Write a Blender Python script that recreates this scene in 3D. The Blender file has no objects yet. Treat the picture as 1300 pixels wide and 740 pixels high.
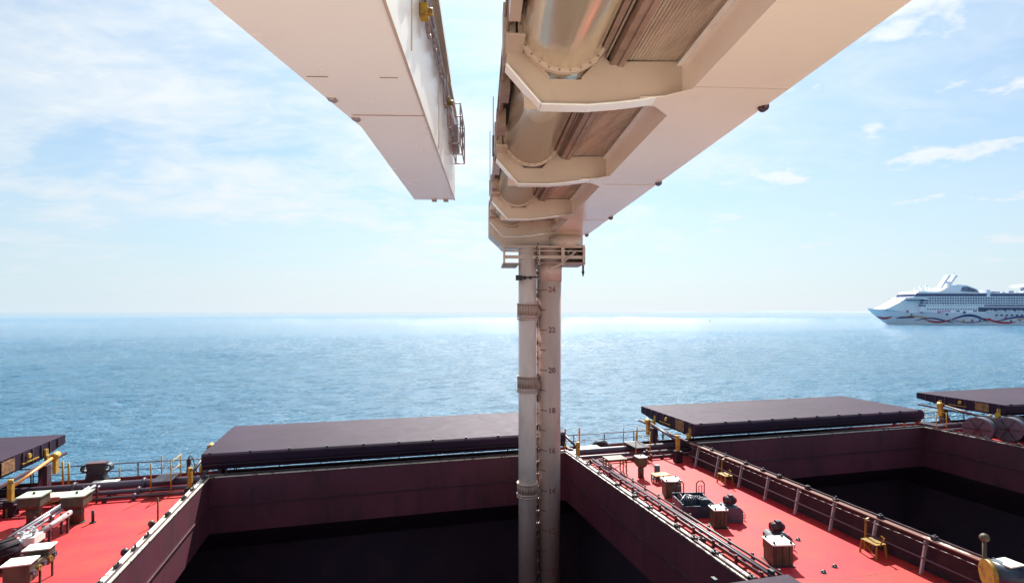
import bpy, bmesh, math, random
from mathutils import Vector, Matrix
random.seed(7)
R = math.radians
scene = bpy.context.scene
col = scene.collection

# ------------------------------------------------------------------ camera
EYE = 15.0
YAW = R(15)                       # view direction, clockwise from +Y (the ship's beam)
cd = bpy.data.cameras.new('camera'); cam = bpy.data.objects.new('camera', cd); col.objects.link(cam)
cam.location = (0, 0, EYE); cam.rotation_euler = (R(90), 0, -YAW)
cd.sensor_width = 36; cd.lens = 36 * 690 / 1300
cd.shift_y = 26 / 1300            # horizon sits a little under the middle
cd.clip_start = 0.1; cd.clip_end = 60000
scene.camera = cam

# ------------------------------------------------------------------ light
SUN_AZ = R(19.5); SUN_EL = R(45)
w = bpy.data.worlds.new('World'); scene.world = w; w.use_nodes = True
def build_world():
    nt = w.node_tree; N = nt.nodes; L = nt.links
    N.clear()
    out = N.new('ShaderNodeOutputWorld'); bg = N.new('ShaderNodeBackground')
    sky = N.new('ShaderNodeTexSky'); sky.sky_type = 'NISHITA'; sky.sun_disc = False
    sky.sun_elevation = SUN_EL; sky.sun_rotation = SUN_AZ
    sky.air_density = 1.1; sky.dust_density = 1.2; sky.ozone_density = 1.6
    tc = N.new('ShaderNodeTexCoord')
    rot = N.new('ShaderNodeVectorRotate'); rot.rotation_type = 'Z_AXIS'; rot.inputs['Angle'].default_value = YAW
    L.new(tc.outputs['Generated'], rot.inputs['Vector'])
    sep = N.new('ShaderNodeSeparateXYZ'); L.new(rot.outputs[0], sep.inputs[0])
    def m(op, a, b=None, c=None, clamp=False):
        n = N.new('ShaderNodeMath'); n.operation = op; n.use_clamp = clamp
        for i, v in enumerate((a, b, c)):
            if v is None: continue
            if isinstance(v, (int, float)): n.inputs[i].default_value = v
            else: L.new(v, n.inputs[i])
        return n.outputs[0]
    X, Y, Z = sep.outputs
    zc = m('MAXIMUM', Z, 0.0)
    den = m('ADD', zc, 0.16)
    u = m('DIVIDE', X, den); v = m('DIVIDE', Y, den)
    def noise(sx, sy, ox, oy, scale, detail, rough, dist=0.0, lac=2.0):
        cb = N.new('ShaderNodeCombineXYZ')
        L.new(m('MULTIPLY_ADD', u, sx, ox), cb.inputs[0]); L.new(m('MULTIPLY_ADD', v, sy, oy), cb.inputs[1])
        t = N.new('ShaderNodeTexNoise'); t.inputs['Scale'].default_value = scale
        t.inputs['Detail'].default_value = detail; t.inputs['Roughness'].default_value = rough
        t.inputs['Distortion'].default_value = dist
        L.new(cb.outputs[0], t.inputs['Vector']); return t.outputs['Fac']
    def ramp(x, a, b):
        n = N.new('ShaderNodeMapRange'); n.interpolation_type = 'SMOOTHSTEP'
        n.inputs['From Min'].default_value = a; n.inputs['From Max'].default_value = b
        L.new(x, n.inputs['Value']); return n.outputs[0]
    warp = noise(0.7, 1.0, 2.0, 6.0, 1.3, 4, 0.5)
    big = ramp(noise(0.85, 1.25, 1.3, 3.1, 0.75, 12, 0.60, 0.25), 0.31, 0.55)     # broad thin sheets
    streak = ramp(noise(0.35, 2.6, 9.1, 4.0, 1.0, 10, 0.62, 0.8), 0.42, 0.72)     # cirrus streaks
    fine = ramp(noise(1.6, 2.2, 4.4, 0.3, 2.4, 10, 0.62, 0.5), 0.30, 0.75)
    puff = ramp(noise(1.5, 1.6, 6.35, 8.2, 1.9, 12, 0.58, 0.1), 0.52, 0.67)       # small cumulus
    side = ramp(X, 0.12, 0.50)                                                  # the right is clearer, with small cumulus
    sheet = m('MULTIPLY', m('MAXIMUM', big, m('MULTIPLY', streak, 0.85)), m('MULTIPLY_ADD', side, -0.55, 1.0))
    sheet = m('MULTIPLY', sheet, m('MULTIPLY_ADD', fine, 0.5, 0.5))
    cl = m('MAXIMUM', sheet, m('MULTIPLY', m('MULTIPLY', puff, side), 0.95), clamp=True)
    cl = m('MULTIPLY_ADD', cl, 0.86, 0.14)
    hz = m('POWER', 2.718, m('MULTIPLY', zc, -4.0))                             # pale air near the horizon
    mask = m('MAXIMUM', cl, m('MULTIPLY', hz, 0.98), clamp=True)
    mask = m('ADD', mask, m('MULTIPLY', m('SUBTRACT', 1.0, mask), m('MULTIPLY', cl, 0.5)), clamp=True)
    # brightness around the sun
    sd = (math.sin(SUN_AZ) * math.cos(SUN_EL), math.cos(SUN_AZ) * math.cos(SUN_EL), math.sin(SUN_EL))
    dp = N.new('ShaderNodeVectorMath'); dp.operation = 'DOT_PRODUCT'; dp.inputs[1].default_value = sd
    L.new(tc.outputs['Generated'], dp.inputs[0])
    d = m('MAXIMUM', dp.outputs['Value'], 0.0)
    glow = m('ADD', m('MULTIPLY', m('POWER', d, 4.0), 1.3), m('MULTIPLY', m('POWER', d, 60.0), 1.2))
    val = m('ADD', glow, SKY_CLOUD)
    white = N.new('ShaderNodeMix'); white.data_type = 'RGBA'
    white.inputs['A'].default_value = (0.74, 0.89, 1.0, 1); white.inputs['B'].default_value = (0.90, 0.96, 1.0, 1)
    L.new(ramp(d, 0.35, 0.8), white.inputs['Factor'])
    wv = N.new('ShaderNodeVectorMath'); wv.operation = 'SCALE'
    L.new(white.outputs['Result'], wv.inputs[0]); L.new(val, wv.inputs['Scale'])
    sk = N.new('ShaderNodeVectorMath'); sk.operation = 'MULTIPLY'; sk.inputs[1].default_value = (SKY_BLUE*0.40, SKY_BLUE*0.74, SKY_BLUE*0.92)
    L.new(sky.outputs[0], sk.inputs[0])
    mx = N.new('ShaderNodeMix'); mx.data_type = 'RGBA'
    L.new(mask, mx.inputs['Factor']); L.new(sk.outputs[0], mx.inputs['A']); L.new(wv.outputs[0], mx.inputs['B'])
    L.new(mx.outputs['Result'], bg.inputs['Color']); bg.inputs['Strength'].default_value = 0.10
    L.new(bg.outputs[0], out.inputs['Surface'])
SKY_CLOUD = 3.7; SKY_BLUE = 0.60
build_world()
sl = bpy.data.lights.new('sun', 'SUN'); sl.energy = 4.6; sl.angle = R(0.53); sl.color = (1.0, 0.955, 0.88)
so = bpy.data.objects.new('sun', sl); col.objects.link(so)
sdir = Vector((math.sin(SUN_AZ) * math.cos(SUN_EL), math.cos(SUN_AZ) * math.cos(SUN_EL), math.sin(SUN_EL)))
so.rotation_euler = sdir.to_track_quat('Z', 'Y').to_euler(); so.location = sdir * 100
vs = scene.view_settings
vs.view_transform = 'Standard'; vs.look = 'None'; vs.gamma = 1; vs.use_curve_mapping = False
vs.exposure = 1.3
scene.render.engine = 'CYCLES'
scene.cycles.max_bounces = 6; scene.cycles.sample_clamp_indirect = 6

# ------------------------------------------------------------------ materials
def paint(name, c, c2=None, lo=.45, hi=.6, scale=2.0, rough=.5, rvar=.15, metal=0.0, bump=.15, bscale=6.0,
          dirt=.25, stretch=(1, 1, 1), spec=.5):
    """painted steel: base colour c broken by patches of c2, fine mottling and uneven gloss"""
    m = bpy.data.materials.new(name); m.use_nodes = True
    nt = m.node_tree; N = nt.nodes; L = nt.links; b = N['Principled BSDF']
    g = N.new('ShaderNodeNewGeometry'); mp = N.new('ShaderNodeMapping'); mp.inputs['Scale'].default_value = stretch
    L.new(g.outputs['Position'], mp.inputs['Vector'])
    n1 = N.new('ShaderNodeTexNoise'); n1.inputs['Scale'].default_value = scale; n1.inputs['Detail'].default_value = 7; n1.inputs['Roughness'].default_value = .62
    n2 = N.new('ShaderNodeTexNoise'); n2.inputs['Scale'].default_value = scale * .23; n2.inputs['Detail'].default_value = 6
    n3 = N.new('ShaderNodeTexNoise'); n3.inputs['Scale'].default_value = bscale; n3.inputs['Detail'].default_value = 5
    for n in (n1, n2, n3): L.new(mp.outputs[0], n.inputs['Vector'])
    rr = N.new('ShaderNodeMapRange'); rr.inputs['From Min'].default_value = lo; rr.inputs['From Max'].default_value = hi
    L.new(n1.outputs['Fac'], rr.inputs['Value'])
    mx = N.new('ShaderNodeMix'); mx.data_type = 'RGBA'
    mx.inputs['A'].default_value = (*c, 1); mx.inputs['B'].default_value = (*(c2 or c), 1)
    L.new(rr.outputs[0], mx.inputs['Factor'])
    dm = N.new('ShaderNodeMapRange'); dm.inputs['From Min'].default_value = .3; dm.inputs['From Max'].default_value = .7
    dm.inputs['To Min'].default_value = 1 - dirt; dm.inputs['To Max'].default_value = 1 + dirt * .5
    L.new(n2.outputs['Fac'], dm.inputs['Value'])
    sc = N.new('ShaderNodeVectorMath'); sc.operation = 'SCALE'
    L.new(mx.outputs['Result'], sc.inputs[0]); L.new(dm.outputs[0], sc.inputs['Scale'])
    L.new(sc.outputs[0], b.inputs['Base Color'])
    rm = N.new('ShaderNodeMapRange'); rm.inputs['To Min'].default_value = max(.03, rough - rvar); rm.inputs['To Max'].default_value = rough + rvar
    L.new(n1.outputs['Fac'], rm.inputs['Value']); L.new(rm.outputs[0], b.inputs['Roughness'])
    b.inputs['Metallic'].default_value = metal
    b.inputs['Specular IOR Level'].default_value = spec
    bp = N.new('ShaderNodeBump'); bp.inputs['Strength'].default_value = bump; bp.inputs['Distance'].default_value = .02
    L.new(n3.outputs['Fac'], bp.inputs['Height']); L.new(bp.outputs[0], b.inputs['Normal'])
    return m

RED = (0.49, 0.018, 0.030)
M = {}
M['maroon'] = paint('hold_maroon_paint', (.105, .020, .037), (.058, .014, .026), .5, .7, 1.2, .6, dirt=.35, stretch=(1, 1, .35))
M['black'] = paint('hold_black', (.06, .042, .062), (.08, .05, .07), .5, .7, .6, .9, spec=.1)  # near-black colour for everything below the trunk
M['cover'] = paint('cover_purple_grey_paint', (.028, .013, .032), (.037, .017, .032), .5, .75, 1.4, .62, dirt=.3, spec=.15)
M['cover_end'] = paint('cover_end_paint', (.075, .042, .058), (.13, .06, .04), .58, .68, 2.2, .6, dirt=.3, spec=.3)
M['cover_dark'] = paint('skirt_and_shade_paint', (.022, .013, .022), (.05, .025, .025), .5, .7, 2.0, .6, spec=.3)
M['railpaint'] = paint('rail_dark_maroon', (.075, .025, .035), (.14, .05, .03), .55, .7, 4, .5)
M['pipe'] = paint('pipe_purple_grey', (.075, .05, .075), (.15, .06, .045), .58, .7, 3, .45)
M['pipe_dark'] = paint('pipe_dark_red', (.06, .022, .032), (.16, .1, .1), .6, .72, 3, .45)
M['steel'] = paint('galvanised_steel', (.48, .47, .50), (.25, .2, .2), .55, .7, 5, .35, metal=.4)
M['yellow'] = paint('yellow_ochre_paint', (.46, .27, .02), (.2, .09, .03), .52, .66, 7, .5)
M['mustard'] = paint('mustard_worn_paint', (.28, .17, .015), (.10, .05, .02), .5, .66, 7, .5)
M['bar'] = paint('bar_brown_highlights', (.16, .07, .05), (.62, .52, .44), .585, .62, 1.6, .5, stretch=(1, .35, 1))  # brown bar; the pale patches paint in its thin white highlights
M['mauve'] = paint('mauve_pipework', (.34, .27, .28), (.24, .16, .15), .5, .7, 4, .5)
M['boomwarm'] = paint('boom_warm_white_paint', (.88, .76, .64), (.83, .70, .58), .55, .8, 1.0, .17, rvar=.05, bump=.06, bscale=1.5, dirt=.08, spec=.7)
M['orange'] = paint('orange_paint', (.70, .26, .06), (.3, .1, .04), .55, .7, 7, .45)
M['lid'] = paint('weathered_white_lid', (.80, .79, .72), (.45, .42, .34), .60, .72, 5, .5)
M['olive'] = paint('rusty_olive_box', (.085, .065, .038), (.05, .026, .02), .45, .65, 3, .6, stretch=(1, 1, .4))
M['dark'] = paint('dark_grease_black', (.018, .016, .024), (.05, .03, .03), .55, .7, 5, .5)
M['navy'] = paint('navy_blue_machine', (.016, .028, .055), (.03, .055, .085), .5, .65, 5, .4)
M['slate'] = paint('slate_grey_paint', (.075, .08, .11), (.05, .045, .055), .5, .7, 4, .5)
M['green'] = paint('pale_green_paint', (.36, .44, .33), (.5, .52, .42), .5, .7, 5, .5)
M['rust'] = paint('rust_patch', (.16, .07, .03), (.30, .17, .07), .45, .6, 8, .85)
M['cream'] = paint('coaming_bare_top', (.74, .68, .55), (.10, .06, .06), .56, .62, 3.2, .5, stretch=(1, 1, 1))
M['cream2'] = paint('coaming_worn_top', (.62, .57, .50), (.11, .06, .06), .47, .54, 2.6, .5)
M['boom'] = paint('boom_cream_paint', (.56, .43, .34), (.48, .36, .28), .52, .75, 1.1, .32, rvar=.08, bump=.08, bscale=2.0, dirt=.12, spec=.6)
M['boomwhite'] = paint('boom_white_paint', (.96, .94, .90), (.93, .90, .85), .55, .8, 1.0, .26, rvar=.05, bump=.06, bscale=1.5, dirt=.03, spec=.7)
M['boomdark'] = paint('boom_channel_brown', (.34, .23, .18), (.22, .14, .10), .5, .7, 2.5, .5, dirt=.2)
M['tube'] = paint('tube_gloss_cream', (.72, .60, .44), (.60, .49, .36), .55, .75, .9, .17, rvar=.05, metal=.5, bump=.05, bscale=1.2, dirt=.12, stretch=(1, .3, 1))
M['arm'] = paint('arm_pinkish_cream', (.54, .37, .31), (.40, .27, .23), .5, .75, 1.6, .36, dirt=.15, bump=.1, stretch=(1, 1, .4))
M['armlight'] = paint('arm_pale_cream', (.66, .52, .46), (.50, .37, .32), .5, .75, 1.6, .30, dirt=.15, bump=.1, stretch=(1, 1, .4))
M['mark'] = paint('dark_red_marking', (.20, .085, .075), rough=.6, bump=0)
M['wood'] = paint('floor_planking', (.66, .52, .41), (.52, .40, .31), .45, .6, 5, .6, stretch=(1.0, .15, 1))
M['shipwhite'] = paint('liner_white', (.80, .82, .88), (.72, .74, .80), .5, .8, .1, .4, bump=0, dirt=.05)
M['shiphull'] = paint('liner_hull_white', (.84, .86, .93), (.78, .81, .90), .5, .8, .08, .4, bump=0, dirt=.05)
M['shipglass'] = paint('liner_window_blue', (.03, .05, .14), (.06, .08, .18), .4, .6, .3, .2, bump=0)
M['shipblue'] = paint('liner_balcony_blue', (.07, .09, .18), (.22, .25, .36), .46, .56, .5, .3, bump=0)
M['ribred'] = paint('ribbon_red', (.55, .05, .07), bump=0); M['ribnavy'] = paint('ribbon_navy', (.03, .05, .20), bump=0)
M['riborange'] = paint('ribbon_orange', (.75, .38, .10), bump=0); M['ribpink'] = paint('ribbon_magenta', (.45, .10, .30), bump=0)

def deck_material():
    m = paint('red_deck_paint', RED, (.50, .045, .028), .42, .70, .35, .62, rvar=.1, bump=.25, bscale=9, dirt=.10, spec=.25)
    nt = m.node_tree; N = nt.nodes; L = nt.links; b = N['Principled BSDF']
    src = b.inputs['Base Color'].links[0].from_socket
    g = N.new('ShaderNodeNewGeometry')
    sp = N.new('ShaderNodeSeparateXYZ'); L.new(g.outputs['Position'], sp.inputs[0])
    # plate butt welds every few metres, thin rusty lines
    def lines(sock, period, off, width):
        a = N.new('ShaderNodeMath'); a.operation = 'ADD'; L.new(sock, a.inputs[0]); a.inputs[1].default_value = off
        f = N.new('ShaderNodeMath'); f.operation = 'PINGPONG'; L.new(a.outputs[0], f.inputs[0]); f.inputs[1].default_value = period / 2
        c = N.new('ShaderNodeMath'); c.operation = 'LESS_THAN'; L.new(f.outputs[0], c.inputs[0]); c.inputs[1].default_value = width
        return c.outputs[0]
    mxm = N.new('ShaderNodeMath'); mxm.operation = 'MAXIMUM'
    L.new(lines(sp.outputs[1], 2.9, 100.55, .035), mxm.inputs[0]); L.new(lines(sp.outputs[0], 8.7, 102.2, .03), mxm.inputs[1])
    n = N.new('ShaderNodeTexNoise'); n.inputs['Scale'].default_value = .9; L.new(g.outputs['Position'], n.inputs['Vector'])
    r = N.new('ShaderNodeMapRange'); r.inputs['From Min'].default_value = .30; r.inputs['From Max'].default_value = .52; r.inputs['To Max'].default_value = .85
    L.new(n.outputs['Fac'], r.inputs['Value'])
    mu = N.new('ShaderNodeMath'); mu.operation = 'MULTIPLY'; L.new(mxm.outputs[0], mu.inputs[0]); L.new(r.outputs[0], mu.inputs[1])
    # scuffs and rust specks
    v = N.new('ShaderNodeTexNoise'); v.inputs['Scale'].default_value = 3.4; v.inputs['Detail'].default_value = 8; v.inputs['Roughness'].default_value = .7
    L.new(g.outputs['Position'], v.inputs['Vector'])
    r2 = N.new('ShaderNodeMapRange'); r2.inputs['From Min'].default_value = .53; r2.inputs['From Max'].default_value = .66; r2.inputs['To Max'].default_value = .75
    L.new(v.outputs['Fac'], r2.inputs['Value'])
    ad = N.new('ShaderNodeMath'); ad.operation = 'MAXIMUM'; L.new(mu.outputs[0], ad.inputs[0]); L.new(r2.outputs[0], ad.inputs[1])
    mx = N.new('ShaderNodeMix'); mx.data_type = 'RGBA'; mx.inputs['B'].default_value = (.12, .025, .02, 1)
    L.new(src, mx.inputs['A']); L.new(ad.outputs[0], mx.inputs['Factor'])
    L.new(mx.outputs['Result'], b.inputs['Base Color'])
    return m
M['deck'] = deck_material()

def water_material():
    m = bpy.data.materials.new('sea_water'); m.use_nodes = True
    nt = m.node_tree; N = nt.nodes; L = nt.links; b = N['Principled BSDF']
    b.inputs['IOR'].default_value = 1.33; b.inputs['Roughness'].default_value = .34; b.inputs['Specular IOR Level'].default_value = 1.0
    g = N.new('ShaderNodeNewGeometry')
    def noise(scale, detail, rough, st, dist=0):
        mp = N.new('ShaderNodeMapping'); mp.inputs['Rotation'].default_value = (0, 0, YAW + .12); mp.inputs['Scale'].default_value = st
        L.new(g.outputs['Position'], mp.inputs['Vector'])
        n = N.new('ShaderNodeTexNoise'); n.inputs['Scale'].default_value = scale; n.inputs['Detail'].default_value = detail
        n.inputs['Roughness'].default_value = rough; n.inputs['Distortion'].default_value = dist
        L.new(mp.outputs[0], n.inputs['Vector']); return n.outputs['Fac']
    swell = noise(.06, 4, .5, (.6, 1.4, 1)); chop = noise(.42, 7, .62, (.55, 1.2, 1), .4); rip = noise(2.2, 5, .6, (.7, 1.1, 1), .3)
    patch = noise(.012, 3, .5, (.5, 1.5, 1))
    ln = N.new('ShaderNodeVectorMath'); ln.operation = 'LENGTH'; L.new(g.outputs['Position'], ln.inputs[0])
    far = N.new('ShaderNodeMapRange'); far.inputs['From Min'].default_value = 70; far.inputs['From Max'].default_value = 620
    far.inputs['To Min'].default_value = 1; far.inputs['To Max'].default_value = .10
    far.inputs['From Min'].default_value = 150; far.inputs['From Max'].default_value = 2200
    L.new(ln.outputs['Value'], far.inputs['Value'])
    # short waves look smoother the farther out one goes
    dv = N.new('ShaderNodeMath'); dv.operation = 'DIVIDE'; L.new(ln.outputs['Value'], dv.inputs[0]); dv.inputs[1].default_value = 74
    pw = N.new('ShaderNodeMath'); pw.operation = 'POWER'; L.new(dv.outputs[0], pw.inputs[0]); pw.inputs[1].default_value = -.45
    rm = N.new('ShaderNodeMath'); rm.operation = 'MULTIPLY'; L.new(pw.outputs[0], rm.inputs[0]); rm.inputs[1].default_value = .46
    # ruffled and slick spots between the wavelets break up the glitter
    sp1 = noise(1.1, 4, .7, (.45, 1.3, 1)); sp2 = noise(.22, 3, .6, (.5, 1.4, 1))
    spm = N.new('ShaderNodeMapRange'); spm.inputs['From Min'].default_value = .47; spm.inputs['From Max'].default_value = .60
    spm.inputs['To Min'].default_value = .52; spm.inputs['To Max'].default_value = 1.45
    av = N.new('ShaderNodeMath'); av.operation = 'MULTIPLY_ADD'; L.new(sp2, av.inputs[0]); av.inputs[1].default_value = .4
    hf = N.new('ShaderNodeMath'); hf.operation = 'MULTIPLY'; L.new(sp1, hf.inputs[0]); hf.inputs[1].default_value = .6
    L.new(hf.outputs[0], av.inputs[2]); L.new(av.outputs[0], spm.inputs['Value'])
    rf = N.new('ShaderNodeMath'); rf.operation = 'MULTIPLY'; L.new(rm.outputs[0], rf.inputs[0]); L.new(spm.outputs[0], rf.inputs[1])
    L.new(rf.outputs[0], b.inputs['Roughness'])
    def bump(h, dist, prev=None):
        n = N.new('ShaderNodeBump'); n.inputs['Distance'].default_value = dist; L.new(far.outputs[0], n.inputs['Strength'])
        L.new(h, n.inputs['Height'])
        if prev: L.new(prev, n.inputs['Normal'])
        return n.outputs[0]
    nn = bump(swell, 2.0); nn = bump(chop, 3.0, nn); nn = bump(rip, .9, nn)
    L.new(nn, b.inputs['Normal'])
    mx = N.new('ShaderNodeMix'); mx.data_type = 'RGBA'
    mx.inputs['A'].default_value = (.028, .165, .31, 1); mx.inputs['B'].default_value = (.038, .21, .36, 1)
    L.new(patch, mx.inputs['Factor']); L.new(mx.outputs['Result'], b.inputs['Base Color'])
    return m
M['sea'] = water_material()
M['quay'] = paint('pale_quay_concrete', (.74, .66, .56), (.64, .56, .46), .45, .65, .5, .85, dirt=.2)  # unseen quay behind the camera, kept pale to bounce light under the booms

# ------------------------------------------------------------------ mesh helpers
class MB:
    def __init__(s): s.v = []; s.f = []; s.sm = []
    def add(s, vs, fs, smooth=False):
        o = len(s.v); s.v += [tuple(p) for p in vs]; s.f += [tuple(i + o for i in f) for f in fs]; s.sm += [smooth] * len(fs); return s
    def box(s, x0, x1, y0, y1, z0, z1, ch=0.0):
        if ch <= 0:
            return s.add([(x0, y0, z0), (x1, y0, z0), (x1, y1, z0), (x0, y1, z0), (x0, y0, z1), (x1, y0, z1), (x1, y1, z1), (x0, y1, z1)],
                  [(0, 3, 2, 1), (4, 5, 6, 7), (0, 1, 5, 4), (1, 2, 6, 5), (2, 3, 7, 6), (3, 0, 4, 7)])
        return s.prism([(x0 + ch, y0), (x1 - ch, y0), (x1, y0 + ch), (x1, y1 - ch), (x1 - ch, y1), (x0 + ch, y1), (x0, y1 - ch), (x0, y0 + ch)], z0, z1)
    def prism(s, poly, z0, z1, axis='z', taper=None):
        n = len(poly)
        def P(a, b, c): return {'z': (a, b, c), 'y': (a, c, b), 'x': (c, a, b)}[axis]
        vs = [P(a, b, z0) for a, b in poly] + [P(a, b, z1) for a, b in poly]
        fs = [tuple(range(n - 1, -1, -1)), tuple(range(n, 2 * n))] + [(i, (i + 1) % n, (i + 1) % n + n, i + n) for i in range(n)]
        return s.add(vs, fs)
    def cyl(s, p, q, r, r2=None, n=14, cap=True):
        p = Vector(p); q = Vector(q); d = (q - p).normalized(); r2 = r if r2 is None else r2
        a = d.orthogonal().normalized() if abs(d.z) < .99 else Vector((1, 0, 0)); b = d.cross(a)
        vs = []
        for c, rr in ((p, r), (q, r2)):
            for i in range(n):
                t = 2 * math.pi * i / n; vs.append(c + a * math.cos(t) * rr + b * math.sin(t) * rr)
        o = len(s.v)
        s.add(vs, [(i, (i + 1) % n, (i + 1) % n + n, i + n) for i in range(n)], True)
        if cap:
            s.f += [tuple(o + i for i in range(n - 1, -1, -1)), tuple(o + n + i for i in range(n))]; s.sm += [False, False]
        return s
    def path(s, pts, r, n=8):
        for a, b in zip(pts, pts[1:]): s.cyl(a, b, r, n=n)
        return s
    def bar(s, p, q, wx, wz):
        """rectangular bar from p to q"""
        p = Vector(p); q = Vector(q); d = (q - p).normalized()
        up = Vector((0, 0, 1)) if abs(d.z) < .95 else Vector((0, 1, 0))
        a = d.cross(up).normalized(); b = a.cross(d).normalized()
        vs = [c + a * sx * wx / 2 + b * sz * wz / 2 for c in (p, q) for sx, sz in ((-1, -1), (1, -1), (1, 1), (-1, 1))]
        return s.add(vs, [(3, 2, 1, 0), (4, 5, 6, 7), (0, 1, 5, 4), (1, 2, 6, 5), (2, 3, 7, 6), (3, 0, 4, 7)])
    def ring(s, c, r0, r1, y0, y1, n=28, a0=0, a1=2 * math.pi):
        """flat ring round the y axis"""
        cx, cz = c; vs = []; fs = []
        full = abs(a1 - a0 - 2 * math.pi) < 1e-6; k = n if full else n + 1
        for i in range(k):
            t = a0 + (a1 - a0) * i / n
            for rr, yy in ((r0, y0), (r1, y0), (r1, y1), (r0, y1)): vs.append((cx + rr * math.cos(t), yy, cz + rr * math.sin(t)))
        for i in range(n):
            j = (i + 1) % k
            for q in range(4):
                fs.append((4 * i + q, 4 * i + (q + 1) % 4, 4 * j + (q + 1) % 4, 4 * j + q))
        return s.add(vs, fs)
    def sphere(s, c, r, n=12, h=8, sz=1):
        vs = []; fs = []
        for i in range(h + 1):
            p = math.pi * i / h
            for j in range(n):
                t = 2 * math.pi * j / n; vs.append((c[0] + r * math.sin(p) * math.cos(t), c[1] + r * math.sin(p) * math.sin(t), c[2] + r * sz * math.cos(p)))
        for i in range(h):
            for j in range(n): fs.append((i * n + j, i * n + (j + 1) % n, (i + 1) * n + (j + 1) % n, (i + 1) * n + j))
        return s.add(vs, fs, True)
    def build(s, name, mat, parent=None, off=(0, 0, 0), bevel=0):
        me = bpy.data.meshes.new(name)
        me.from_pydata([(x - off[0], y - off[1], z - off[2]) for x, y, z in s.v], [], s.f)
        me.polygons.foreach_set('use_smooth', s.sm)
        bm = bmesh.new(); bm.from_mesh(me); bmesh.ops.recalc_face_normals(bm, faces=bm.faces); bm.to_mesh(me); bm.free()
        me.materials.append(M[mat] if isinstance(mat, str) else mat)
        o = bpy.data.objects.new(name, me); col.objects.link(o)
        if parent: o.parent = parent
        if bevel:
            b = o.modifiers.new('bevel', 'BEVEL'); b.width = bevel; b.segments = 2; b.limit_method = 'ANGLE'
        return o
def tag(o, label=None, cat=None, group=None, kind=None):
    if label: o['label'] = label
    if cat: o['category'] = cat
    if group: o['group'] = group
    if kind: o['kind'] = kind
    return o
def thing(name, loc, label, cat, group=None, rz=0):
    o = bpy.data.objects.new(name, None); col.objects.link(o); o.empty_display_size = .3
    o.location = loc; o.rotation_euler = (0, 0, rz); return tag(o, label, cat, group)
def copy_tree(o, loc=None, rz=None, label=None, parent=None):
    c = o.copy(); col.objects.link(c); c.parent = parent
    if loc is not None: c.location = loc
    if rz is not None: c.rotation_euler = (0, 0, rz)
    if label: c['label'] = label
    for ch in list(o.children): copy_tree(ch, parent=c)
    return c

# ------------------------------------------------------------------ sea, quay, ship's deck
DZ = EYE - 9.4      # main deck
CZ = EYE - 8.2      # coaming top
TZ = EYE - 7.0      # top of the rolled-off covers
Y0, Y1 = 7.3, 34.8  # ship's sides
HY0, HY1 = 12.3, 29.8
HATCH = [(-36.0, -16.65), (-7.5, 11.2), (19.8, 38.3), (46.4, 66.4)]
S = 40000
XA, XB = -75, 120
import numpy as np
WX0, WX1, WY0, WY1 = -260.0, 460.0, Y1 + .4, 400.0          # wind waves modelled as real relief in the nearer water
sm_ = MB()
for x0, x1, y0, y1 in ((-S, S, -S, Y0), (-S, S, WY1, S), (-S, WX0, Y1, WY1), (WX1, S, Y1, WY1), (WX0, WX1, Y1, WY0), (-S, XA, Y0, Y1), (XB, S, Y0, Y1)):
    sm_.add([(x0, y0, 0), (x1, y0, 0), (x1, y1, 0), (x0, y1, 0)], [(0, 1, 2, 3)])
def wave_patch():
    rg = np.random.default_rng(3)
    gx = np.arange(WX0, WX1 + .01, .75); ny = 620
    t = np.linspace(0, 1, ny); gy = WY0 + (WY1 - WY0) * (t * .55 + .45 * t ** 2)       # finer rows close to the ship
    X, Y = np.meshgrid(gx, gy); Z = np.zeros_like(X)
    wind = R(250)
    for k in range(110):
        lam = float(2.2 * (24 / 2.2) ** (rg.random() ** 1.5)); th = wind + rg.normal(0, .75); kk = 2 * math.pi / lam
        a = .0155 * lam / math.sqrt(30) * rg.uniform(.6, 1.3) * (1.0 if lam < 8 else .7)
        ph = (X * math.cos(th) + Y * math.sin(th)) * kk + rg.uniform(0, 6.28)
        ph = ph + .5 * np.sin((X * math.sin(th) - Y * math.cos(th)) * kk * .31 + rg.uniform(0, 6.28))
        Z += a * (np.sin(ph) + .22 * np.sin(2 * ph + 1.3))
    gust = .75 + .35 * np.sin(X * .043 + 1.2 * np.sin(Y * .031)) * np.sin(Y * .057 + 1.1 * np.sin(X * .021))
    e = np.clip(np.minimum.reduce([(X - WX0) / 40, (WX1 - X) / 40, (Y - WY0) / 3, (WY1 - Y) / 60]), 0, 1)
    Z *= gust * e
    n, m_ = X.shape
    me = bpy.data.meshes.new('sea')
    co = np.stack([X, Y, Z], -1).reshape(-1, 3)
    base = np.array(sm_.v, dtype=float).reshape(-1, 3)
    allv = np.concatenate([base, co])
    i = np.arange(n - 1)[:, None] * m_ + np.arange(m_ - 1)[None, :] + len(base)
    q = np.stack([i, i + 1, i + m_ + 1, i + m_], -1).reshape(-1, 4)
    f = np.concatenate([np.array(sm_.f), q])
    me.vertices.add(len(allv)); me.vertices.foreach_set('co', allv.astype('f').ravel())
    me.loops.add(f.size); me.loops.foreach_set('vertex_index', f.astype('i').ravel())
    me.polygons.add(len(f)); me.polygons.foreach_set('loop_start', np.arange(0, f.size, 4, dtype='i'))
    me.update(calc_edges=True); me.polygons.foreach_set('use_smooth', [True] * len(f)); me.materials.append(M['sea']); me.validate()
    o = bpy.data.objects.new('sea', me); col.objects.link(o); tag(o, kind='structure')
wave_patch()
q = MB().box(-160, 190, -70, 5.5, -6, 4.6)
q.box(-160, 190, 4.9, 5.498, 4.6, 4.85)
tag(q.build('quay', 'quay'), kind='structure')
hills = MB()
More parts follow.
